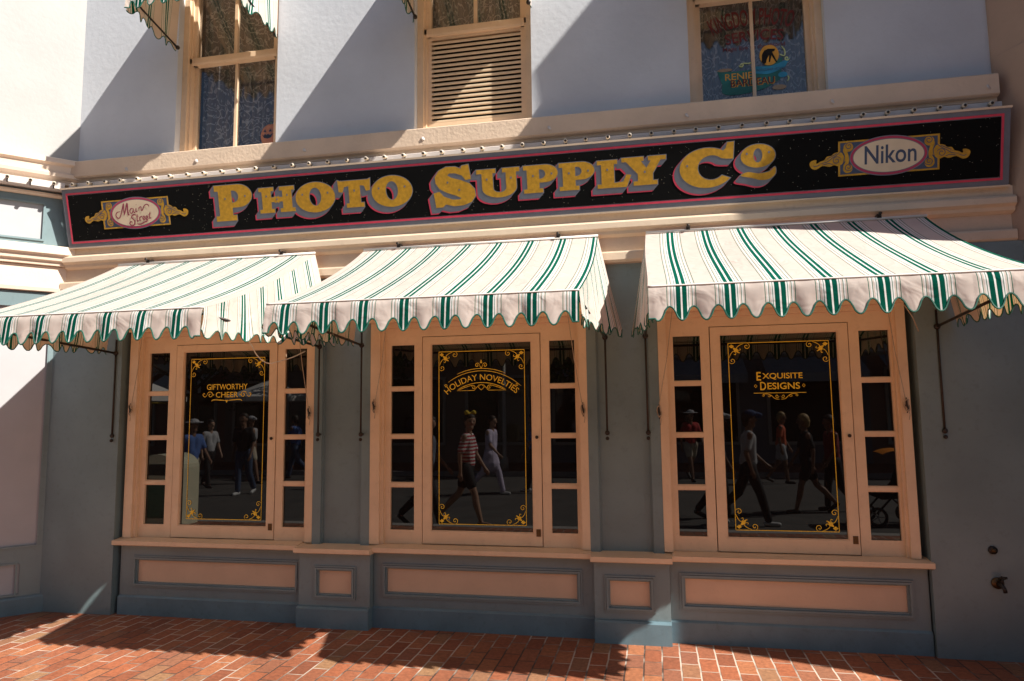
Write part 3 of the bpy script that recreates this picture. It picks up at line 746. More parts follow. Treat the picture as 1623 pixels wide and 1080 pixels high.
for gi, lp in enumerate(allg):
    gr = [grow(l_, .0045, hole=(j > 0)) for j, l_ in enumerate(lp)]
    gp = [grow(l_, .0085, hole=(j > 0)) for j, l_ in enumerate(lp)]
    off = (gi % 3)*.00003
    for s in range(NS+1):
        o = shd*s/NS
        fill(bk, SG, [[(a+o.x, c+o.y) for a, c in l_] for l_ in gr], .0062-.0002*s+off)
    fill(bp_, SG, [[(a+shd.x-.003, c+shd.y-.004) for a, c in l_] for l_ in gr], .0038+off)
    for s in range(NS+1):
        o = shd*s/NS+Vector((-.0095, -.0075))
        fill(bp_, SG, [[(a+o.x, c+o.y) for a, c in l_] for l_ in gr], .0040-.00002*s+off)
    fill(bg_, SG, lp, .0070+off)
studs = []
for i, (nm, lp, bb) in enumerate(letters):
    x0, x1, z0, z1 = bb; wd = x1-x0; hh = z1-z0
    st = {'P': [(.28, .62), (.82, .66)], 'H': [(.21, .66), (.79, .66), (.5, .52)], 'O': [(.18, .62), (.82, .62)], 'T': [(.5, .62)], 'S': [(.35, .60), (.62, .40)],
          'U': [(.24, .65), (.80, .65)], 'L': [(.3, .66)], 'Y': [(.52, .46), (.5, .78)], 'C': [(.14, .55)]}[nm]
    for a, c in st:
        x, z = x0+a*wd, z0+c*hh; fill(bs_, SG, [arc(x, z, .0065, .0075, 0, 330, 10)], .0078)
bk.build('letter_shading', 'signgrey', sign); bp_.build('letter_outline', 'signpink', sign); bg_.build('gold_letters', 'gold', sign); bs_.build('letter_studs', 'signgrey', sign)

# oval cartouches
acan = [(.00, .045), (.012, .062), (.040, .066), (.038, .048), (.046, .045), (.062, .055), (.085, .062), (.10, .082), (.125, .085), (.14, .098), (.165, .104), (.185, .098), (.20, .075), (.225, .062), (.20, .045), (.185, .03),
        (.165, .02), (.14, .028), (.115, .020), (.075, .028), (.04, .010), (.012, .018)]
acan = [(a, c-.062) for a, c in acan]
def cartouche(cx, cz, bw, ow, gap_s):
    # dark box with gold rule
    bx = MB(); hw = bw/2
    sbox(bx, cx-hw, cx+hw, cz-.104, cz+.104, .0026, .0036); bx.build('cartouche_box', 'navy', sign)
    b = MB()
    for (u0, u1, v0, v1) in ((cx-hw, cx+hw, cz+.094, cz+.104), (cx-hw, cx+hw, cz-.104, cz-.094), (cx-hw, cx-hw+.011, cz-.094, cz+.094), (cx+hw-.011, cx+hw, cz-.094, cz+.094)):
        sbox(b, u0, u1, v0, v1, .0038, .0046)
    L = .078+.262*gap_s
    for sgn in (-1, 1):
        ex = cx+sgn*gap_s
        lp = cat_rom([(ex-sgn*a, cz+c) for a, c in acan], 3, True)
        fill(b, SG, [lp], .0050+(.0001 if sgn > 0 else 0))
        for (a1, c1, r1, dd_) in ((.222, .066, .027, .0002), (.219, -.060, .027, .0003)):
            fill(b, SG, [arc(ex-sgn*a1, cz+c1, r1, r1, 0, 350, 22)], .0050+dd_)
        ribbon(b, SG, [(ex-sgn*.196, cz+.06), (ex-sgn*.212, cz+.02), (ex-sgn*.215, cz-.02), (ex-sgn*.196, cz-.055)], .020, .0056)
    b.build('gold_scrollwork', 'gold', sign)
    b = MB()
    for sgn in (-1, 1):
        ex = cx+sgn*gap_s; q = lambda pts: [(ex-sgn*a, cz+c) for a, c in pts]
        for pts in (spiral(.225, .072, .024, 0, 1.5, rin=.2), spiral(.222, -.052, .024, 0, -1.5, rin=.2), spiral(.155, -.008, .026, 0, 1.5, rin=.2),
                    [(.245, .05), (.225, .02), (.235, -.03)], [(.19, .05), (.20, .01), (.19, -.04)], [(.06, -.02), (.10, -.012), (.13, .008), (.17, .035), (.195, .07)],
                    [(.075, -.028), (.11, -.022), (.135, -.03)], [(.10, .006), (.13, .02), (.16, .035)], [(.085, -.005), (.11, .004)], [(.02, -.028), (.035, -.034), (.06, -.026)]):
            ribbon(b, SG, q(pts), .0042, .0056)
    b.build('scroll_lines', 'navy', sign)
    b = MB(); fill(b, SG, [arc(cx, cz, ow+.006, .118, 0, 355, 60)], .0062); b.build('oval_edge', 'signgrey', sign)
    b = MB(); fill(b, SG, [arc(cx, cz, ow, .113, 0, 355, 60)], .0066); b.build('oval_rim', 'signpink' if False else 'maroon_rim', sign)
    b = MB(); fill(b, SG, [arc(cx, cz, ow-.013, .100, 0, 355, 60)], .0070); b.build('oval_line', 'signgrey', sign)
    b = MB(); fill(b, SG, [arc(cx, cz, ow-.017, .096, 0, 355, 60)], .0074); b.build('oval_field', 'cream', sign)
MT['maroon_rim'] = mat('maroon_rim', (.42, .03, .09), .5, .05)
cartouche(.620, .226, .568, .213, .442)
cartouche(5.800, .221, .562, .213, .446)
b = MB()
text(b, SG, 'Nikon', 5.667, 5.955, .175, .285, .0078, .012); b.build('oval_lettering', 'navy', sign)
# script lettering on the left oval
b = MB(); wfn = .0085
def scr(pts, wd=.0085, dz=0):
    wd *= .95
    ribbon(b, SG, [(.620+a, .226+c) for a, c in pts], wd, .0078+dz)
scr([(-.128, .018), (-.155, .012), (-.166, -.008), (-.155, -.028), (-.135, -.026), (-.118, .004), (-.098, .055), (-.090, .072), (-.094, .03), (-.096, -.012)], .0085)
scr([(-.096, -.012), (-.078, .030), (-.060, .074), (-.060, .03), (-.060, -.008), (-.050, -.010)], .0105, .0003)
scr([(-.012, .030), (-.030, .034), (-.042, .018), (-.038, .000), (-.024, .002), (-.013, .022)], .0075, .0006); scr([(-.010, .034), (-.013, .010), (-.004, .003), (.002, .010)], .0075, .0007)
scr([(.012, .036), (.010, .010), (.020, .008)], .0085, .0009)
scr([(.014, .056), (.018, .062)], .011, .0009)
scr([(.034, .040), (.034, .012)], .0085, .0012); scr([(.035, .022), (.046, .040), (.056, .038), (.055, .016), (.066, .018), (.082, .044), (.104, .056), (.120, .048), (.124, .036)], .0075, .0013)
scr([(.004, -.022), (-.002, -.014), (-.024, -.016), (-.034, -.032), (-.020, -.046), (-.010, -.062), (-.018, -.086), (-.040, -.092), (-.054, -.076), (-.044, -.062), (-.030, -.068)], .0095, .0015)
scr([(.016, -.010), (.012, -.04), (.012, -.062), (.024, -.058)], .009, .0018); scr([(.004, -.030), (.028, -.026)], .006, .0021)
scr([(.032, -.032), (.036, -.062), (.036, -.040), (.050, -.030), (.056, -.034)], .008, .0024)
for kx in (.062, .088):
    scr([(kx, -.048), (kx+.014, -.040), (kx+.012, -.028), (kx+.002, -.034), (kx, -.050), (kx+.010, -.056), (kx+.022, -.046)], .0075, .0027+.0003*(kx > .07))
scr([(.128, -.002), (.118, -.03), (.120, -.048), (.134, -.042)], .0085, .0033); scr([(.110, -.020), (.136, -.014)], .006, .0036)
scr([(.008, -.082), (.04, -.086), (.07, -.074), (.105, -.064)], .009, .0039)
b.build('script_lettering', 'maroon', sign)

# ------------------------------------------------------------------ light rails with lamp sockets
def light_rail(label, T, x0, x1, n, loc):
    t = thing('light_rail', label, 'light strip', loc, 'rows of lamp sockets under the cornice')
    b = MB(T); b.prof([(-.02, 3.398), (-.140, 3.398), (-.148, 3.392), (-.148, 3.345), (-.02, 3.345)], x0, x1)
    b.build('rail', 'rail', t)
    st = (x1-x0)/n
    for i in range(n):
        x = x0+st*(i+.5)+random.uniform(-.006, .006)
        c = T(Vector((x, -.165, 3.378))); q = T(Vector((x, -.125, 3.386)))
        dx = (c-q).normalized()
        s = MB(); s.tube([q, q+dx*.045, q+dx*.0455, q+dx*.066], [.009, .010, .0135, .0135], 12)
        o = s.build('lamp_socket', 'socket', t)
        h = MB(); h.tube([q+dx*.0662, q+dx*.0672], .0085, 10); h.tube([q+dx*.02-Vector((0, 0, .012)), q+dx*.02-Vector((0, 0, .04))], .006, 6)
        h.build('socket_hole', 'dark_metal', o)
    return t
I_ = lambda p: p
light_rail('long rail of empty lamp sockets running along the top of the black shop sign', I_, -4.36, 2.06, 46, (-1.1, -.08, 3.33))

# ------------------------------------------------------------------ left building (angled)
LC = Vector((-4.447, -.02, 0)); ld = Vector((-.68, -.733, 0)).normalized(); ln = Vector((ld.y, -ld.x, 0))
ln = Vector((.733, -.68, 0)).normalized()
def TL(p): return LC+ld*p.x+ln*(-p.y)+Vector((0, 0, p.z))      # local: x along the wall, -y towards the street
left = thing('corner_building', 'pale building at far left set at an angle, with cream cornices and pale green panels', 'building', (-5.6, -1.0, G))
def LB(*a): return MB(TL).box(*a)
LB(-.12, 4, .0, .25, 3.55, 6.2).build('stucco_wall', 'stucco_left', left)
MB(TL).prof([(.02, 3.62), (-.10, 3.60), (-.135, 3.585), (-.14, 3.55), (-.115, 3.535), (-.11, 3.49), (-.135, 3.47), (-.13, 3.445), (-.085, 3.43), (-.08, 3.40), (.02, 3.40)], -.10, 4).build('cornice', 'trim_pale', left)
MB(TL).prof([(.02, 3.325), (-.06, 3.325), (-.06, 3.31), (-.04, 3.30), (.02, 3.30)], -.05, 4).build('cornice_strip', 'trim_pale', left)
b = LB(-.10, .185, -.02, .2, 2.90, 3.3998); b.box(.185, 4, -.02, .2, 3.24, 3.3998); b.box(.185, 4, -.02, .2, 2.90, 2.965)
b.frame(.170, 3.9, 2.952, 3.255, .014, -.032, -.019)
b.build('frieze_frame', 'blue', left)
LB(.185, 4, -.008, .2, 2.965, 3.24).build('frieze_panel', 'white_panel', left)
MB(TL).prof([(.02, 2.91), (-.10, 2.91), (-.115, 2.895), (-.115, 2.845), (-.09, 2.83), (-.085, 2.80), (-.065, 2.79), (-.06, 2.765), (.02, 2.76)], -.09, 4).build('lower_cornice', 'trim_pale', left)
LB(-.02, 4, -.035, .2, 2.592, 2.7595).build('lintel', 'trim_pale', left)
MB(TL).prof([(.02, 2.5915), (-.05, 2.5915), (-.045, 2.565), (.02, 2.555)], -.01, 4).build('lintel_moulding', 'trim_pale', left)
b = LB(-.05, .105, -.02, .2, G, 2.5545); b.box(.105, 4, -.02, .2, 2.44, 2.5545); b.box(.105, 4, -.02, .2, .55, .68); b.box(.105, 4, -.02, .2, G, .34)
b.frame(.095, 3.9, .668, 2.452, .012, -.030, -.019); b.frame(.215, 3.9, .328, .562, .012, -.030, -.019)
b.box(.105, .2, -.0201, .2, .34, .55)
b.box(.105, .18, -.0201, .2, .68, 2.44) if False else None
b.build('panelled_wall', 'blue', left)
LB(.105, 4, -.006, .2, .68, 2.44).build('wall_panel', 'white_panel', left)
LB(.2, 4, -.006, .2, .34, .55).build('wall_panel', 'white_panel', left)
MB(TL).prof([(.02, G), (-.045, G), (-.045, .305), (-.035, .32), (.02, .32)], -.03, 4).build('skirting', 'blue_base', left)
light_rail('short rail of lamp sockets along the angled building at far left', TL, .06, 3.9, 27, tuple(TL(Vector((1.8, -.1, 3.33)))))

# ------------------------------------------------------------------ right building
right = thing('neighbour_building', 'dusky pink building at far right edge, standing forward of the shop front', 'building', (3.4, -.4, G))
def loft(levels, x0, name, m):
    b = MB(); v = []; f = []
    for z, y in levels: v += [(x0, .3, z), (x0, -.03, z), (2.62, y, z), (8, y-1.85, z), (9, .3, z)]  # forward run out of view is added to block sky light
    for k in range(len(levels)-1):
        for i in range(5): f.append((k*5+i, k*5+(i+1) % 5, (k+1)*5+(i+1) % 5, (k+1)*5+i))
    f += [(4, 3, 2, 1, 0), tuple(range(len(v)-5, len(v)))]
    return b.add(v, f).build(name, m, right)
loft([(2.57, -.885), (3.0, -.93), (3.2, -.975), (3.72, -.975), (3.78, -.89), (4.4, -.86), (5.05, -.85)], 2.085, 'side_wall', 'pinkwall')  # front edge depths are shaped to throw the stepped shadow on the right awning
loft([(G, -1.25), (G+.8, -1.10), (G+1.4, -.985), (G+1.8, -.92), (G+2.23, -.885), (2.5698, -.885)], 2.095, 'base_wall', 'blue')  # unseen flared front, shaped to set the shadow edge on the pavement
v = [(2.62, 5.0502), (2.85, 5.22), (3.42, 5.95), (4.4, 7.2), (9, 7.2), (9, 5.0502)]
b = MB(); n = len(v); b.add([(x, -.85, z) for x, z in v]+[(x, .25, z) for x, z in v], [tuple(range(n)), tuple(range(n, 2*n))[::-1]]+[(i, n+i, n+(i+1) % n, (i+1) % n) for i in range(n)])
b.build('unseen_shade_block', 'pinkwall', right)  # out-of-view block, slope shaped for the shadow edge across the sign
def xz_prism(pts, y0, y1):
    n = len(pts); return MB().add([(x, y0, z) for x, z in pts]+[(x, y1, z) for x, z in pts], [tuple(range(n)), tuple(range(n, 2*n))[::-1]]+[(i, n+i, n+(i+1) % n, (i+1) % n) for i in range(n)])
hb = xz_prism([(1.75, 6.47), (2.35, 7.15), (4.6, 8.0), (4.4, 7.14), (3.40, 5.90), (2.88, 5.26), (1.95, 5.26), (1.85, 5.8)], -.9, -.86)
hb.build('added_shade_panel', 'awn_white', right)  # unseen panel added above the view, outlined to cast shade on the facade

# ------------------------------------------------------------------ awnings
def awning(label, x0, x1, first, yw, zt, d, zf, hv, fl_l, fl_r, zr, group, arms=True, seed=0, sag=.05):
    rnd = random.Random(seed)
    t = thing('awning', label, 'awning', ((x0+x1)/2, yw, zt), group)
    W = x1-x0; N = 72; K = 14; yf = -d
    ph = [rnd.uniform(0, 6.28) for _ in range(8)]
    def zc(s, u):          # canopy height
        bow = .012*math.sin(PI*u)*math.sin(PI*s)
        rip = .004*math.sin(u*17+ph[0])*s*(1-s)*4
        return zt+(zf-zt)*s-sag*math.sin(PI*min(1, s*1.0))**.8*(.8+.2*math.cos(2*PI*u))*0.8+bow+rip
    def P(u, s):
        return Vector((x0+W*u+.006*math.sin(s*5+ph[1]), yw+(yf-yw)*s, zc(s, u)))
    # canopy (front edge dips between the stitched corners)
    b = MB(); v = []; uv = []
    for j in range(K+1):
        for i in range(N+1):
            v.append(P(i/N, j/K)); uv.append((W*i/N-first+PER*20, j/K))
    b.add(v, [(j*(N+1)+i, (j+1)*(N+1)+i, (j+1)*(N+1)+i+1, j*(N+1)+i+1) for j in range(K) for i in range(N)], uv, True)
    b.build('canopy', 'stripe_top', t)
    # front valance
    M = int(W/PER*28); b = MB(); v = []; uv = []; edge = []
    rows = 8
    def drop(x):            # scallops point down at stripes and half way between
        a = math.cos(2*PI*(x-first)/(PER/2)*1.0)
        a = math.copysign(abs(a)**.75, a)
        return hv*(.80+.20*a) if .035 < x < W-.035 else hv*.93
    for i in range(M+1):
        x = W*i/M; top = P(x/W, 1); dr = drop(x)
        for j in range(rows+1):
            q = j/rows
            wob = .006*q*math.sin(x*13+ph[2])+.003*q*math.sin(x*31+ph[3])+.006*q*math.cos(2*PI*(x-first)/(PER/2))
            v.append((top.x, yf-.012*math.sin(PI*min(q*4, 1)/2)-wob-.012*q, top.z-dr*q)); uv.append((x-first+PER*20, -q*.2))
        edge.append(v[-1])
    r1 = rows+1
    b.add(v, [(i*r1+j, i*r1+j+1, (i+1)*r1+j+1, (i+1)*r1+j) for i in range(M) for j in range(rows)], uv, True)
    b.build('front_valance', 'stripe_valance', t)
    MB().tube(edge, .0042, 5).build('valance_binding', 'binding', t)
    MB().tube([tuple(P(i/N, 1)+Vector((0, -.002, .001))) for i in range(N+1)], .0042, 6).build('hem', 'awn_white', t)
    # side panels
    for sgn, fl in ((-1, fl_l), (1, fl_r)):
        xs_ = x0 if sgn < 0 else x1; b = MB(); v = []; uv = []; edge = []; A = 84; rows = 12
        Ld = yw-yf
        for i in range(A+1):
            s = i/A; top = P(0 if sgn < 0 else 1, s); zb = zr+(zf-hv-zr)*s
            sl = Ld*s; half = PER*.40
            sc_ = math.cos(2*PI*(sl)/half*.8); zb2 = zb+.030*(1-math.copysign(abs(sc_)**.75, sc_))*.8
            for j in range(rows+1):
                q = j/rows
                xx = top.x+sgn*(fl*(1-s)**2.2*q+.006*q*math.sin(sl*38+ph[4])*(.6+q)+.010*q*math.sin(sl*14+ph[5]))
                yy = top.y-.0*q+.02*q*math.sin(sl*21+ph[6])*q
                v.append((xx, yy, top.z+(zb2-top.z)*q)); uv.append((sl*1.15+PER*20.3, q))
            edge.append(v[-1])
        r1 = rows+1
        fs = [(i*r1+j, i*r1+j+1, (i+1)*r1+j+1, (i+1)*r1+j) for i in range(A) for j in range(rows)]
        if sgn > 0: fs = [f[::-1] for f in fs]
        b.add(v, fs, uv, True); b.build('side_panel', 'stripe_top', t)
        MB().tube(edge, .0034, 5).build('side_binding', 'binding', t)
    # frame
    zb = zf-.03
    MB().tube([(x0+.01, yf+.008, zb), (x1-.01, yf+.008, zb)], .010, 8).build('front_bar', 'dark_metal', t)
    MB().tube([(x0, yw-.01, zt+.004), (x1, yw-.01, zt+.004)], .009, 8).build('head_rod', 'awn_white', t)
    for u in (.16, .84) if arms else ():
        x = x0+W*u; b = MB(); b.box(x-.012, x+.012, yw-.02, yw+.03, zt+.006, zt+.03)
        b.tube([(x, yw-.02, zt+.02), (x, yw-.045, zt+.03)], [.006, .010], 6); b.build('clip', 'dark_metal', t)
    for sgn, xs_ in ((-1, x0+.0), (1, x1-.0)):
        if arms:
            xa = xs_+sgn*.035; pv = Vector((xa-sgn*.01, -.095 if abs(xa) > 9 else -.09, zr+.01))
            MB().tube([pv, (xs_-sgn*.015, yf+.01, zb)], .0085, 8).build('arm', 'dark_metal', t)
            b = MB(); b.tube([(pv.x, pv.y, pv.z+.10), (pv.x, pv.y, zr-.60)], .0065, 8)
            b.ball((pv.x, pv.y, pv.z), .019, 6); b.ball((pv.x, pv.y, zr-.60), .016, 6); b.ball((pv.x, pv.y-.005, zr-.635), .012, 6)
            b.tube([(pv.x, pv.y, zr-.60), (pv.x, -.03, zr-.60)], .007, 6)
            b.build('slide_rod', 'dark_metal', t)
        else:
            MB().tube([(xs_, yw-.02, zr+.03), (xs_-sgn*.01, yf+.01, zb)], .007, 8).build('arm', 'dark_metal', t)
            MB().ball((xs_, -.02, zr+.03), .017, 6).build('arm_pivot', 'dark_metal', t)
    return t
ga = 'striped awnings over the display windows'; gu = 'striped awnings over the upper windows'
DW = 1.34
awning('green and white striped awning over the left display window, reaching the left edge', -3.90, -2.31, 1.59-.150-PER*6, -.12, 2.735, DW, 2.175, .165, .06, .165, 2.07, ga, seed=1)
awning('green and white striped awning over the middle display window', -1.945, -.325, .113, -.12, 2.735, DW, 2.175, .165, .08, .155, 2.07, ga, seed=2)
awning('green and white striped awning over the right display window, nearest the pink neighbour', -.02, 1.62, .150, -.12, 2.735, DW, 2.175, .165, .10, .13, 2.07, ga, seed=3)
for k, (c, nm) in enumerate(zip(UC, ('left upper window with the pumpkin', 'middle upper window with louvres', 'right upper window with painted lettering'))):
    awning('striped awning over the '+nm, c-OW+.01, c+OW-.01, .10, -.01, 5.05, .56, 4.60, .15, .03, .03, 4.44, gu, arms=False, seed=10+k, sag=.02)

# ------------------------------------------------------------------ cords and cleats
def cord(label, xc, zc_, pts, yc=-.052):
    t = thing('rope_and_cleat', label, 'cord', (xc, yc, zc_), 'cleated cords that raise the awnings')
    b = MB(); b.tube([(xc, yc-.012, zc_-.045), (xc+.004, yc-.022, zc_-.02), (xc, yc-.014, zc_), (xc-.004, yc-.022, zc_+.02), (xc, yc-.012, zc_+.045)], [.003, .005, .006, .005, .003], 6)
    b.tube([(xc, yc, zc_), (xc, yc-.016, zc_)], .006, 6); b.build('cleat', 'dark_metal', t)
    b = MB(); co = []
    for i in range(60):
        a = i/60*2*PI*4; co.append((xc+.012*math.sin(a)+.003*math.sin(i*1.3), yc-.016-.010*math.cos(2*a+.5), zc_+.034*math.cos(a)+.004*math.sin(i*.9)))
    b.tube(co, .0026, 5)
    b.tube([(xc+.004, yc-.02, zc_-.02), (xc+.012, yc-.022, zc_-.055), (xc+.006, yc-.02, zc_-.085)], .0026, 5)
    b.tube(pts, .0026, 5); b.build('rope', 'rope', t)
for xi, l_, r_ in ((XS[0], 'left', 'left'), (XS[1], 'middle', 'middle'), (XS[2], 'right', 'right')):
    nm = l_+' display window'
    xc = xi-.33; cord('thin cord wound on a cleat on the left casing of the '+nm, xc, 1.66 if l_ != 'right' else 1.60, [(xc, -.065, 1.64), (xc+.06, -.08, 1.95), (xc+.11, -.10, 2.3)])
    xc = xi+1.103; cord('thin cord wound on a cleat on the right casing of the '+nm, xc, 1.62, [(xc, -.065, 1.62), (xc-.05, -.08, 1.95), (xc-.09, -.10, 2.3)])

lc = MB().tube(cat_rom([(-2.70, -.32, 2.12), (-2.672, -.3, 2.075), (-2.647, -.3, 2.027), (-2.604, -.3, 1.983), (-2.551, -.3, 1.956), (-2.491, -.3, 1.963), (-2.43, -.2, 2.0), (-2.40, -.08, 2.05)], 5), .0038, 6).build('loose_cord', 'awn_white')
tag(lc, 'loose white cord dangling in a curve under the left awning', 'cord')
sc_ = MB().tube(cat_rom([(1.54, -.10, 2.055), (1.51, -.15, 2.09), (1.478, -.2, 2.13), (1.44, -.2, 2.20)], 5), .0035, 6).build('slack_cord', 'rope')
tag(sc_, 'short tan cord rising from the arm pivot beside the right window', 'cord')

# ------------------------------------------------------------------ wall taps
t = thing('wall_button', 'small round dark fitting on the blue wall, above the tap at lower right', 'wall fitting', (1.845, -.085, .80))
MB().tube([(1.845, -.085, .80), (1.845, -.099, .80)], [.024, .022], 14).build('flange', 'dark_metal', t); MB().ball((1.845, -.10, .80), .013, 8).build('nub', 'brass', t)
t = thing('hose_tap', 'brass hose tap on the blue wall at lower right', 'tap', (1.86, -.085, .62))
b = MB(); b.tube([(1.855, -.086, .62), (1.855, -.096, .62)], .032, 16); b.build('flange', 'brass', t)
b = MB(); b.tube([(1.855, -.09, .62), (1.857, -.13, .618), (1.865, -.145, .60), (1.868, -.146, .58)], [.012, .012, .010, .011], 8)
b.tube([(1.862, -.125, .62), (1.868, -.128, .655)], .006, 6); b.build('spout', 'dark_metal', t)
b = MB(); b.tube([(1.85, -.128, .657), (1.888, -.130, .657)], .007, 6); b.tube([(1.869, -.11, .657), (1.869, -.148, .657)], .007, 6); b.build('handle', 'dark_metal', t)
# ------------------------------------------------------------------ the street behind the camera (seen mirrored in the glass)
def capsule(b, p0, r0, p1, r1, n=10):
    p0 = Vector(p0); p1 = Vector(p1); d = (p1-p0)
    if d.length < 1e-4: b.ball(p0, r0, 6); return
    u = d.normalized(); P = []; R = []
    for k in range(5):
        a = PI/2*k/4; P.append(p0-u*r0*math.cos(a)); R.append(max(.0008, r0*math.sin(a)))
    for k in range(1, 4): P.append(p0+d*k/4); R.append(r0+(r1-r0)*k/4)
    for k in range(5):
        a = PI/2*k/4; P.append(p1+u*r1*math.sin(a)); R.append(max(.0008, r1*math.cos(a)))
    b.tube(P, R, n)
def fused(b, name, m, parent, vox, sm=3):
    o = b.build(name, m, parent)
    md = o.modifiers.new('r', 'REMESH'); md.mode = 'VOXEL'; md.voxel_size = vox; md.use_smooth_shade = True
    s2 = o.modifiers.new('s', 'SMOOTH'); s2.iterations = sm; s2.factor = .5
    dg = bpy.context.evaluated_depsgraph_get(); me = bpy.data.meshes.new_from_object(o.evaluated_get(dg))
    o.modifiers.clear(); old = o.data; o.data = me; bpy.data.meshes.remove(old); me.name = name
    if not me.materials: me.materials.append(MT[m] if isinstance(m, str) else m)
    return o
def cloth(name, c, stripes=None):
    if name in MT: return name
    if not stripes: MT[name] = mat(name, c, .85, .12, 9, .3, 30)
    else:
        m = mat(name, c, .85, 0); n = m.node_tree.nodes; l = m.node_tree.links
        tc = n.new('ShaderNodeTexCoord'); wv = n.new('ShaderNodeTexWave'); wv.bands_direction = 'Z'; wv.inputs['Scale'].default_value = 6.5
        l.new(tc.outputs['Object'], wv.inputs['Vector']); cr = n.new('ShaderNodeValToRGB'); cr.color_ramp.interpolation = 'CONSTANT'
        cr.color_ramp.elements[0].color = (*c, 1); cr.color_ramp.elements[1].color = (*stripes, 1); cr.color_ramp.elements[1].position = .5
        l.new(wv.outputs[0], cr.inputs[0]); l.new(cr.outputs[0], n['Principled BSDF'].inputs['Base Color']); MT[name] = m
    return name
for nm, c in (('skin_light', (.42, .25, .17)), ('skin_tan', (.26, .14, .09)), ('skin_dark', (.16, .08, .05))): MT[nm] = mat(nm, c, .5, .06, 12)
for nm, c in (('hair_dark', (.03, .018, .012)), ('hair_blond', (.42, .28, .12)), ('shoe_white', (.6, .6, .6)), ('shoe_dark', (.03, .03, .03)), ('eye', (.02, .02, .02))): MT[nm] = mat(nm, c, .6, .1, 30)
HM = {}
def person(label, x, y, head, h, skin='skin_tan', top='black', bottom='black', shorts=False, hair='hair_dark', hat=None, shoes='shoe_dark', ph=1, look=0, vox=.012, skirt=False, bow=False, lean=0, arms=None):
    t = thing('person', label, 'person', (x, y, G-.11 if y < -4.2 and y > -12.1 else G), 'people walking in the street')
    k = h/1.75; ca, sa = math.cos(head), math.sin(head); ox, oy, oz = t.location
    def T(p): p = Vector(p)*k; return Vector((ox+p.x*ca-p.y*sa, oy+p.x*sa+p.y*ca, oz+p.z))
    hip = Vector((0, 0, .93)); ch = Vector((.02+lean, 0, 1.30)); nk = Vector((.03+lean, 0, 1.46)); hd = Vector((.055+lean, 0, 1.63))
    sk = MB(T); joints = {}
    capsule(sk, hip, .125, (.01, 0, 1.05), .115); capsule(sk, (.01, .05, 1.08), .10, (.02+lean, .075, 1.32), .098); capsule(sk, (.01, -.05, 1.08), .10, (.02+lean, -.075, 1.32), .098)
    capsule(sk, (.02+lean, -.15, 1.40), .052, (.02+lean, .15, 1.40), .052); capsule(sk, nk-Vector((0, 0, .05)), .062, hd-Vector((.02, 0, .08)), .052)
    hv = Vector((math.cos(look), math.sin(look), 0)); hs = Vector((-hv.y, hv.x, 0))
    sk.ball(hd+Vector((0, 0, .02)), .096, 10, (1, .86, 1.12)); capsule(sk, hd-Vector((0, 0, .03)), .07, hd+hv*.035-Vector((0, 0, .085)), .045)
    capsule(sk, hd+hv*.085+Vector((0, 0, .01)), .010, hd+hv*.108-Vector((0, 0, .025)), .014)
    for s in (-1, 1): capsule(sk, hd+hs*s*.083+Vector((0, 0, .01)), .016, hd+hs*s*.085-Vector((0, 0, .025)), .012)
    tp = MB(T); bt = MB(T); sh = MB(T)
    for s in (-1, 1):
        q = s*ph
        hj = Vector((0, s*.09, .90)); th = .36*q
        kn = hj+Vector((math.sin(th)*.43, 0, -math.cos(th)*.43)); sh_a = th-(.12 if q > 0 else .42)
        an = kn+Vector((math.sin(sh_a)*.42, 0, -math.cos(sh_a)*.42))
        lift = .075-min(an.z, .075) if an.z < .075 else 0
        an.z = max(an.z, .075) if q < 0 else .075
        toe = an+Vector((.15, s*.015, -.045 if q > 0 else -.05))
        if q < 0 and an.z > .1: toe = an+Vector((.11, s*.01, -an.z+.035))
        capsule(sk, hj, .088, kn, .055); capsule(sk, kn, .056, kn.lerp(an, .35)-Vector((.012, 0, 0)), .058); capsule(sk, kn.lerp(an, .35)-Vector((.012, 0, 0)), .058, an, .036)
        capsule(sk, an-Vector((.03, 0, .03)), .034, toe, .028)
        capsule(sh, an-Vector((.04, 0, .032)), .042, toe+Vector((.0, 0, .002)), .036)
        if shorts: capsule(bt, hj, .106, hj.lerp(kn, .62), .092)
        else: capsule(bt, hj, .106, kn, .075); capsule(bt, kn, .075, an+Vector((0, 0, .03)), .060)
        sj = Vector((.02+lean, s*.195, 1.395)); a1 = -.26*q+lean; a2 = a1+.30+.25*abs(math.sin(x*3+y))
        if arms is not None: a1, a2 = arms
        el_ = sj+Vector((math.sin(a1)*.29, s*.04, -math.cos(a1)*.29)); wr = el_+Vector((math.sin(a2)*.25, 0, -math.cos(a2)*.25))
        capsule(sk, sj, .052, el_, .039); capsule(sk, el_, .040, wr, .027)
        dr = (wr-el_).normalized(); pal = wr+dr*.075; capsule(sk, wr+dr*.01, .026, pal, .031)
        side = Vector((0, 1, 0)); fw = dr.cross(side)
        for fi, (o_, ln_) in enumerate(((-.026, .070), (-.009, .080), (.009, .076), (.026, .060))):
            f0 = pal+fw*o_; f1 = f0+dr*ln_*.6+side*(-s)*.008; f2 = f1+dr*ln_*.5+side*(-s)*.028
            capsule(sk, f0, .0105, f1, .0098, 8); capsule(sk, f1, .0098, f2, .0085, 8)
        capsule(sk, wr+dr*.03-fw*.022, .012, wr+dr*.085-fw*.052, .0095, 8)
        capsule(tp, sj-Vector((0, s*.03, -.0)), .070, sj.lerp(el_, .72), .062)
    capsule(tp, (.0, 0, .98), .142, (.01, 0, 1.08), .128); capsule(tp, (.01, .055, 1.08), .115, (.02+lean, .08, 1.34), .112); capsule(tp, (.01, -.055, 1.08), .115, (.02+lean, -.08, 1.34), .112)
    capsule(tp, (.02+lean, -.13, 1.405), .062, (.02+lean, .13, 1.405), .062)
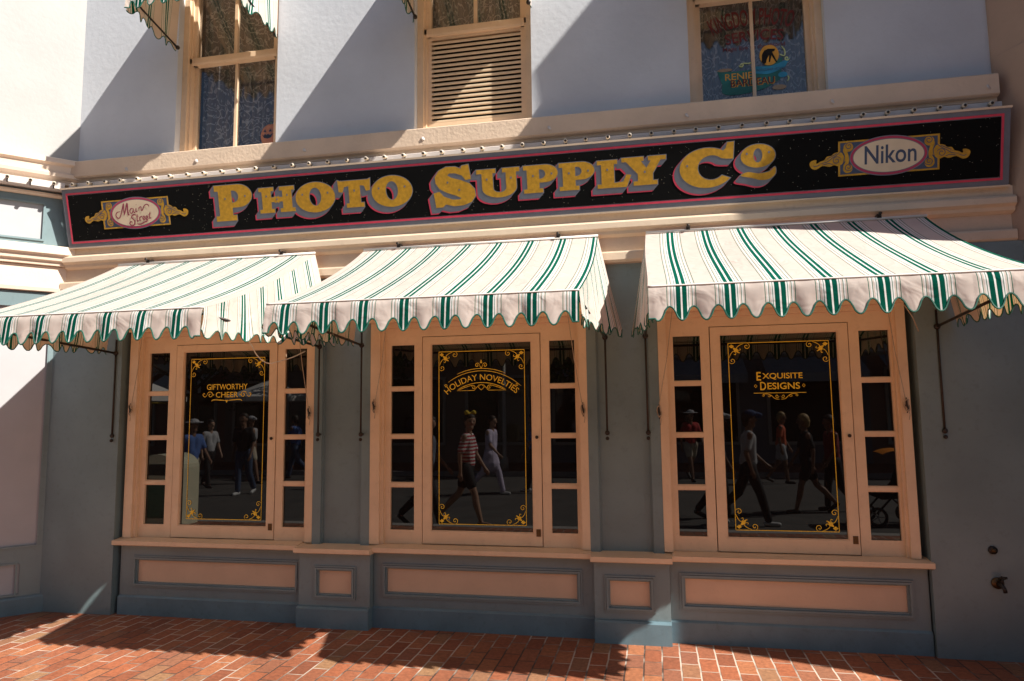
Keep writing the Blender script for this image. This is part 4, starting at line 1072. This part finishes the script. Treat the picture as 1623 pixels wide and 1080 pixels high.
    capsule(bt, (0, 0, .90), .132, (0, 0, 1.0), .134)
    if skirt: capsule(bt, (0, 0, .95), .15, (0, 0, .70), .21)
    body = fused(sk, 'body', skin, t, vox)
    fused(tp, 'shirt', top, body, vox*1.15, 4); fused(bt, 'shorts' if shorts else 'trousers', bottom, body, vox*1.15, 4)
    if shoes: fused(sh, 'shoes', shoes, body, vox, 2)
    hr = MB(T); hr.ball(hd+Vector((0, 0, .045))-hv*.018, .106, 10, (1, .9, 1.02)); capsule(hr, hd-hv*.05, .085, hd-hv*.06-Vector((0, 0, .06)), .06)
    if not hat or hair == 'hair_blond': pass
    # keep the face clear of hair
    hr.v = [tuple(Vector(p)-(T(hv)-T((0, 0, 0)))*max(0, (Vector(p)-T(hd)).dot((T(hv)-T((0, 0, 0))).normalized())-.045*k+max(0, T(hd).z+.05*k-p[2])*.9)) if p[2] < T(hd).z+.075*k and (Vector(p)-T(hd)).dot((T(hv)-T((0, 0, 0))).normalized()) > .0 else p for p in hr.v]
    hr.build('hair', hair, body)
    ey = MB(T)
    for s in (-1, 1): ey.ball(hd+hv*.083+hs*s*.034+Vector((0, 0, .022)), .011, 6)
    ey.build('eyes', 'eye', body)
    if hat:
        b = MB(T); b.ball(hd+Vector((0, 0, .085)), .108, 8, (1, .92, .62))
        kind, m = hat
        if kind == 'cap': capsule(b, hd+hv*.08+Vector((0, 0, .075)), .05, hd+hv*.15+Vector((0, 0, .062)), .04); b.v = b.v
        else: b.ball(hd+Vector((0, 0, .075)), .19, 10, (1, 1, .09))
        b.build('hat', m, body)
    if bow:
        b = MB(T); top_ = hd+Vector((0, 0, .135))
        for s in (-1, 1): capsule(b, top_, .02, top_+hs*s*.06+hv*.01+Vector((0, 0, .02)), .042)
        b.build('hair_bow', 'awn_yellow', body)
    return t
cloth('red_stripes', (.5, .04, .06), (.75, .72, .70)); cloth('white_tee', (.45, .45, .47)); cloth('black_cloth', (.015, .015, .018)); cloth('denim', (.05, .08, .15))
cloth('lavender', (.62, .55, .72)); cloth('orange_vest', (.65, .13, .06)); cloth('red_tee', (.5, .04, .04)); cloth('blue_tee', (.08, .16, .42)); cloth('grey_tee', (.16, .18, .22)); cloth('khaki', (.5, .44, .34))
cloth('red_cloth2', (.34, .05, .05))
person('woman in red and white striped shirt and black shorts with a yellow bow, striding', -2.57, -4.85, .0, 1.50, 'skin_light', 'red_stripes', 'black_cloth', True, shoes=None, look=.9, vox=.0095, bow=True)
person('person in blue grey shirt and black trousers at the kerb behind the striped woman', -3.05, -4.55, 0, 1.48, 'skin_light', 'grey_tee', 'black_cloth', look=1.2)
person('woman in lavender dress and pale leggings in mid street', -3.07, -8.42, .2, 1.46, 'skin_light', 'lavender', 'lavender', skirt=True, shoes='shoe_white', ph=-1)
person('person in blue shirt and black trousers walking left in mid street', -2.3, -8.9, PI, 1.5, 'skin_tan', 'blue_tee', 'black_cloth', shoes='shoe_white', ph=.8)
person('man in blue cap, white t-shirt and black trousers walking right', 1.2, -5.3, 0, 1.50, 'skin_tan', 'white_tee', 'black_cloth', hat=('cap', cloth('navy_cap', (.03, .06, .16))), shoes='shoe_white', vox=.011)
person('man in white cap and grey shirt just behind the blue capped man', .86, -5.9, .1, 1.48, 'skin_tan', 'grey_tee', 'black_cloth', hat=('cap', 'white_tee'), ph=-.6)
person('woman in orange vest and white shorts at the far side of the street', 2.56, -11.0, .2, 1.46, 'skin_tan', 'orange_vest', 'white_tee', True, hair='hair_blond', ph=.6)
person('blond woman in black top and black shorts walking left', 2.2, -6.56, PI, 1.44, 'skin_tan', 'black_cloth', 'black_cloth', True, hair='hair_blond', ph=-1)
person('woman in dark red top and dark trousers beside the blond woman', 2.62, -6.85, PI-.2, 1.42, 'skin_tan', 'red_cloth2', 'black_cloth', ph=.5)
person('man in red t-shirt and wide white hat at the far kerb', .75, -11.4, 1.2, 1.52, 'skin_tan', 'red_tee', 'khaki', True, hat=('sun', 'white_tee'))
person('person in white shirt pushing the orange topped stroller', 3.72, -5.75, PI, 1.52, 'skin_light', 'white_tee', 'denim', arms=(.5, 1.3))
person('large man in black shirt and jeans standing in the left street', -7.9, -7.9, 1.5, 1.56, 'skin_tan', 'black_cloth', 'denim', lean=0, ph=.4, shoes='shoe_white')
person('woman in white top and black trousers left of the large man', -9.5, -9.1, .3, 1.44, 'skin_light', 'white_tee', 'black_cloth', ph=.5)
person('man in white cap and white shirt behind the large man', -9.1, -10.0, .3, 1.50, 'skin_tan', 'white_tee', 'khaki', True, hat=('cap', 'white_tee'), ph=-1)
person('man in blue t-shirt far down the left street', -8.6, -11.2, PI, 1.52, 'skin_tan', 'blue_tee', 'denim')
person('man in white hat and blue shirt near the trash can', -7.9, -6.3, .4, 1.46, 'skin_tan', 'blue_tee', 'khaki', True, hat=('sun', 'white_tee'))
person('person in red shirt walking left near the tree', -5.9, -9.4, PI, 1.46, 'skin_tan', 'red_tee', 'denim', ph=-1)

# stroller
t = thing('stroller', 'black stroller with an orange canopy pushed along the street', 'stroller', (3.0, -5.6, G-.11))
z0 = G-.11
b = MB()
for s in (-.22, .22):
    b.tube([(3.35, -5.6+s, z0+.98), (3.18, -5.6+s, z0+.62), (2.78, -5.6+s, z0+.16)], .014, 8); b.tube([(3.02, -5.6+s, z0+.40), (3.26, -5.6+s, z0+.16)], .014, 8)
b.tube([(3.35, -5.82, z0+.98), (3.35, -5.38, z0+.98)], .018, 8); b.build('chassis', 'dark_metal', t)
for x in (2.78, 3.26):
    for s in (-.25, .25):
        wv = MB(); pts = [(x+.105*math.cos(a), -5.6+s, z0+.125+.105*math.sin(a)) for a in [2*PI*i/20 for i in range(21)]]
        wv.tube(pts, .02, 8); o = wv.build('wheel', 'shoe_dark', t)
        wr = MB()
        for a in range(5): wr.tube([(x, -5.6+s, z0+.125), (x+.1*math.cos(a*1.257), -5.6+s, z0+.125+.1*math.sin(a*1.257))], .006, 5)
        wr.build('rim', 'awn_grey', o)
b = MB(); fb = [(2.72, .40), (2.86, .34), (3.08, .36), (3.20, .72), (3.16, .74), (3.05, .44), (2.86, .42), (2.74, .46)]
b.add([(x, -5.8, z0+z) for x, z in fb]+[(x, -5.4, z0+z) for x, z in fb], [tuple(range(8)), tuple(range(8, 16))[::-1]]+[(i, 8+i, 8+(i+1) % 8, (i+1) % 8) for i in range(8)]); b.build('seat', 'black_cloth', t)
b = MB(); v = []; n = 10
for i in range(n+1):
    a = .1+2.1*i/n
    for j in range(9):
        y = -5.84+.48*j/8; r = .30+.03*math.sin(PI*j/8)
        v.append((3.06+r*math.cos(a)*1.0, y, z0+.72+r*math.sin(a)*.85))
b.add(v, [(i*9+j, i*9+j+1, i*9+j+10, i*9+j+9) for i in range(n) for j in range(8)], smooth=True); b.build('sun_canopy', 'orange', t)

# litter bin
t = thing('litter_bin', 'cream litter bin with rounded top and green panel standing at the kerb', 'bin', (-6.35, -3.7, G))
def rr(w2, z): return [(-w2, z), (w2, z)]
b = MB(); hw = .27; pts = [(-hw, 0), (hw, 0), (hw, .74)]+[(hw*math.cos(a), .74+.19*math.sin(a)) for a in [PI*i/12 for i in range(1, 12)]]+[(-hw, .74)]
n = len(pts); b.add([(-6.35+x, -3.96, G+z) for x, z in pts]+[(-6.35+x, -3.46, G+z) for x, z in pts], [tuple(range(n)), tuple(range(n, 2*n))[::-1]]+[(i, n+i, n+(i+1) % n, (i+1) % n) for i in range(n)])
b.build('casing', 'cancream', t)
MB().box(-6.53, -6.17, -3.459, -3.448, G+.12, G+.56).build('side_panel', 'green_panel', t)
MB().box(-6.52, -6.18, -3.459, -3.450, G+.66, G+.80).build('flap', 'dark_metal', t)

# lamp post and trees, umbrellas
t = thing('street_lamp', 'slim pale lamp post at the far kerb', 'street lamp', (-3.7, -12.6, G))
MB().tube([(-3.7, -12.6, G), (-3.7, -12.6, G+.3), (-3.7, -12.6, G+.35), (-3.7, -12.6, G+3.2)], [.11, .09, .05, .035], 10).build('post', 'far_trim', t)
MB().ball((-3.7, -12.6, G+3.4), .17, 10).build('globe', 'awn_white', t)
def tree(label, x, y, h, r, seed):
    rn = random.Random(seed); t = thing('street_tree', label, 'tree', (x, y, G), 'trees on the far pavement')
    b = MB(); b.tube([(x, y, G), (x+.04, y, G+h*.3), (x-.03, y+.05, G+h*.55), (x, y, G+h*.85)], [.14, .10, .08, .03], 8)
    for k in range(7):
        a = rn.uniform(0, 6.28); z = h*rn.uniform(.38, .65); b.tube([(x, y, G+z), (x+.5*r*math.cos(a), y+.5*r*math.sin(a), G+z+.35*r), (x+.85*r*math.cos(a), y+.85*r*math.sin(a), G+z+.6*r)], [.05, .03, .01], 6)
    b.build('trunk', 'bark', t)
    b = MB(); cl = [(rn.gauss(0, .42)*r, rn.gauss(0, .42)*r, h*.72+rn.gauss(0, .33)*r, rn.uniform(.22, .42)*r) for _ in range(26)]
    for k in range(4200):
        c = rn.choice(cl); d = Vector((rn.gauss(0, 1), rn.gauss(0, 1), rn.gauss(0, 1))).normalized()*c[3]*rn.uniform(.5, 1)
        p = Vector((x+c[0], y+c[1], G+c[2]))+d; u = Vector((rn.gauss(0, 1), rn.gauss(0, 1), rn.gauss(0, 1))).normalized(); w_ = u.orthogonal().normalized(); s = rn.uniform(.05, .10)
        b.add([p-u*s, p-w_*s*.5, p+u*s, p+w_*s*.5], [(0, 1, 2, 3)])
    b.build('crown', 'leaf', t)
tree('leafy green tree across the street, left of the lamp post', -7.2, -13.2, 4.6, 1.7, 3)
tree('leafy green tree across the street, far down to the left', -13.0, -13.4, 5.0, 2.0, 4)
tree('leafy green tree across the street, right of the lamp post', -1.9, -13.3, 4.2, 1.2, 5)
for i, (x, y, m) in enumerate(((-12.6, -10.6, 'awn_white'), (-10.2, -12.7, 'awn_white'), (-14.6, -12.6, 'awn_yellow'))):
    t = thing('cafe_umbrella', ('white cafe umbrella nearest the street', 'white cafe umbrella in front of the tree', 'yellow cafe umbrella at the far left')[i], 'umbrella', (x, y, G), 'cafe umbrellas')
    MB().tube([(x, y, G), (x, y, G+2.35)], .025, 8).build('pole', 'far_trim', t)
    b = MB(); v = [(x, y, G+2.4)]+[(x+1.15*math.cos(2*PI*k/8), y+1.15*math.sin(2*PI*k/8), G+1.92) for k in range(8)]+[(x+1.15*math.cos(2*PI*k/8), y+1.15*math.sin(2*PI*k/8), G+1.80) for k in range(8)]
    b.add(v, [(0, 1+k, 1+(k+1) % 8) for k in range(8)]+[(1+k, 9+k, 9+(k+1) % 8, 1+(k+1) % 8) for k in range(8)]); b.build('canopy', m, t)

# buildings opposite
def far_building(label, x0, x1, h, m, aw, n):
    yb = -15.2; t = thing('opposite_building', label, 'building', ((x0+x1)/2, yb, G), 'shops across the street')
    b = MB(); b.box(x0, x1, yb-3, yb, G, G+h); b.build('wall', m, t)
    b = MB(); b.prof([(yb, G+h), (yb+.35, G+h), (yb+.35, G+h-.15), (yb+.12, G+h-.4), (yb, G+h-.4)], x0-.05, x1+.05); b.prof([(yb, G+3.1), (yb+.18, G+3.1), (yb+.18, G+2.9), (yb, G+2.8)], x0-.02, x1+.02); b.build('cornice', 'far_trim', t)
    st = (x1-x0)/n
    for i in range(n):
        c = x0+st*(i+.5)
        f = MB().frame(c-.45, c+.45, G+3.8, G+5.4, .09, yb+.002, yb+.06).build('window', 'far_trim', t)
        MB().box(c-.36, c+.36, yb+.005, yb+.02, G+3.89, G+5.31).build('pane', 'pane', f)
        f = MB().frame(c-st*.38, c+st*.38, G+.5, G+2.5, .08, yb+.002, yb+.07).build('shop_window', 'far_trim', t)
        MB().box(c-st*.38+.08, c+st*.38-.08, yb+.005, yb+.02, G+.58, G+2.42).build('pane', 'pane', f)
        if aw:
            a = MB(); a.add([(c-st*.42, yb+.01, G+2.85), (c+st*.42, yb+.01, G+2.85), (c+st*.42, yb+1.0, G+2.35), (c-st*.42, yb+1.0, G+2.35), (c+st*.42, yb+1.0, G+2.12), (c-st*.42, yb+1.0, G+2.12)], [(0, 1, 2, 3), (3, 2, 4, 5)]); a.build('awning', aw, t)
far_building('brown shop building opposite with white awnings', -22, -13.2, 7.0, 'far_c', 'awn_white', 4)
far_building('tan shop building opposite, behind the lamp post', -13.2, -3.2, 8.2, 'far_a', None, 4)
far_building('grey shop building opposite with grey awnings', -3.2, 5.5, 7.4, 'far_b', 'awn_grey', 3)
far_building('reddish shop building opposite at the right', 5.5, 18, 8.4, 'far_c', 'awn_grey', 4)
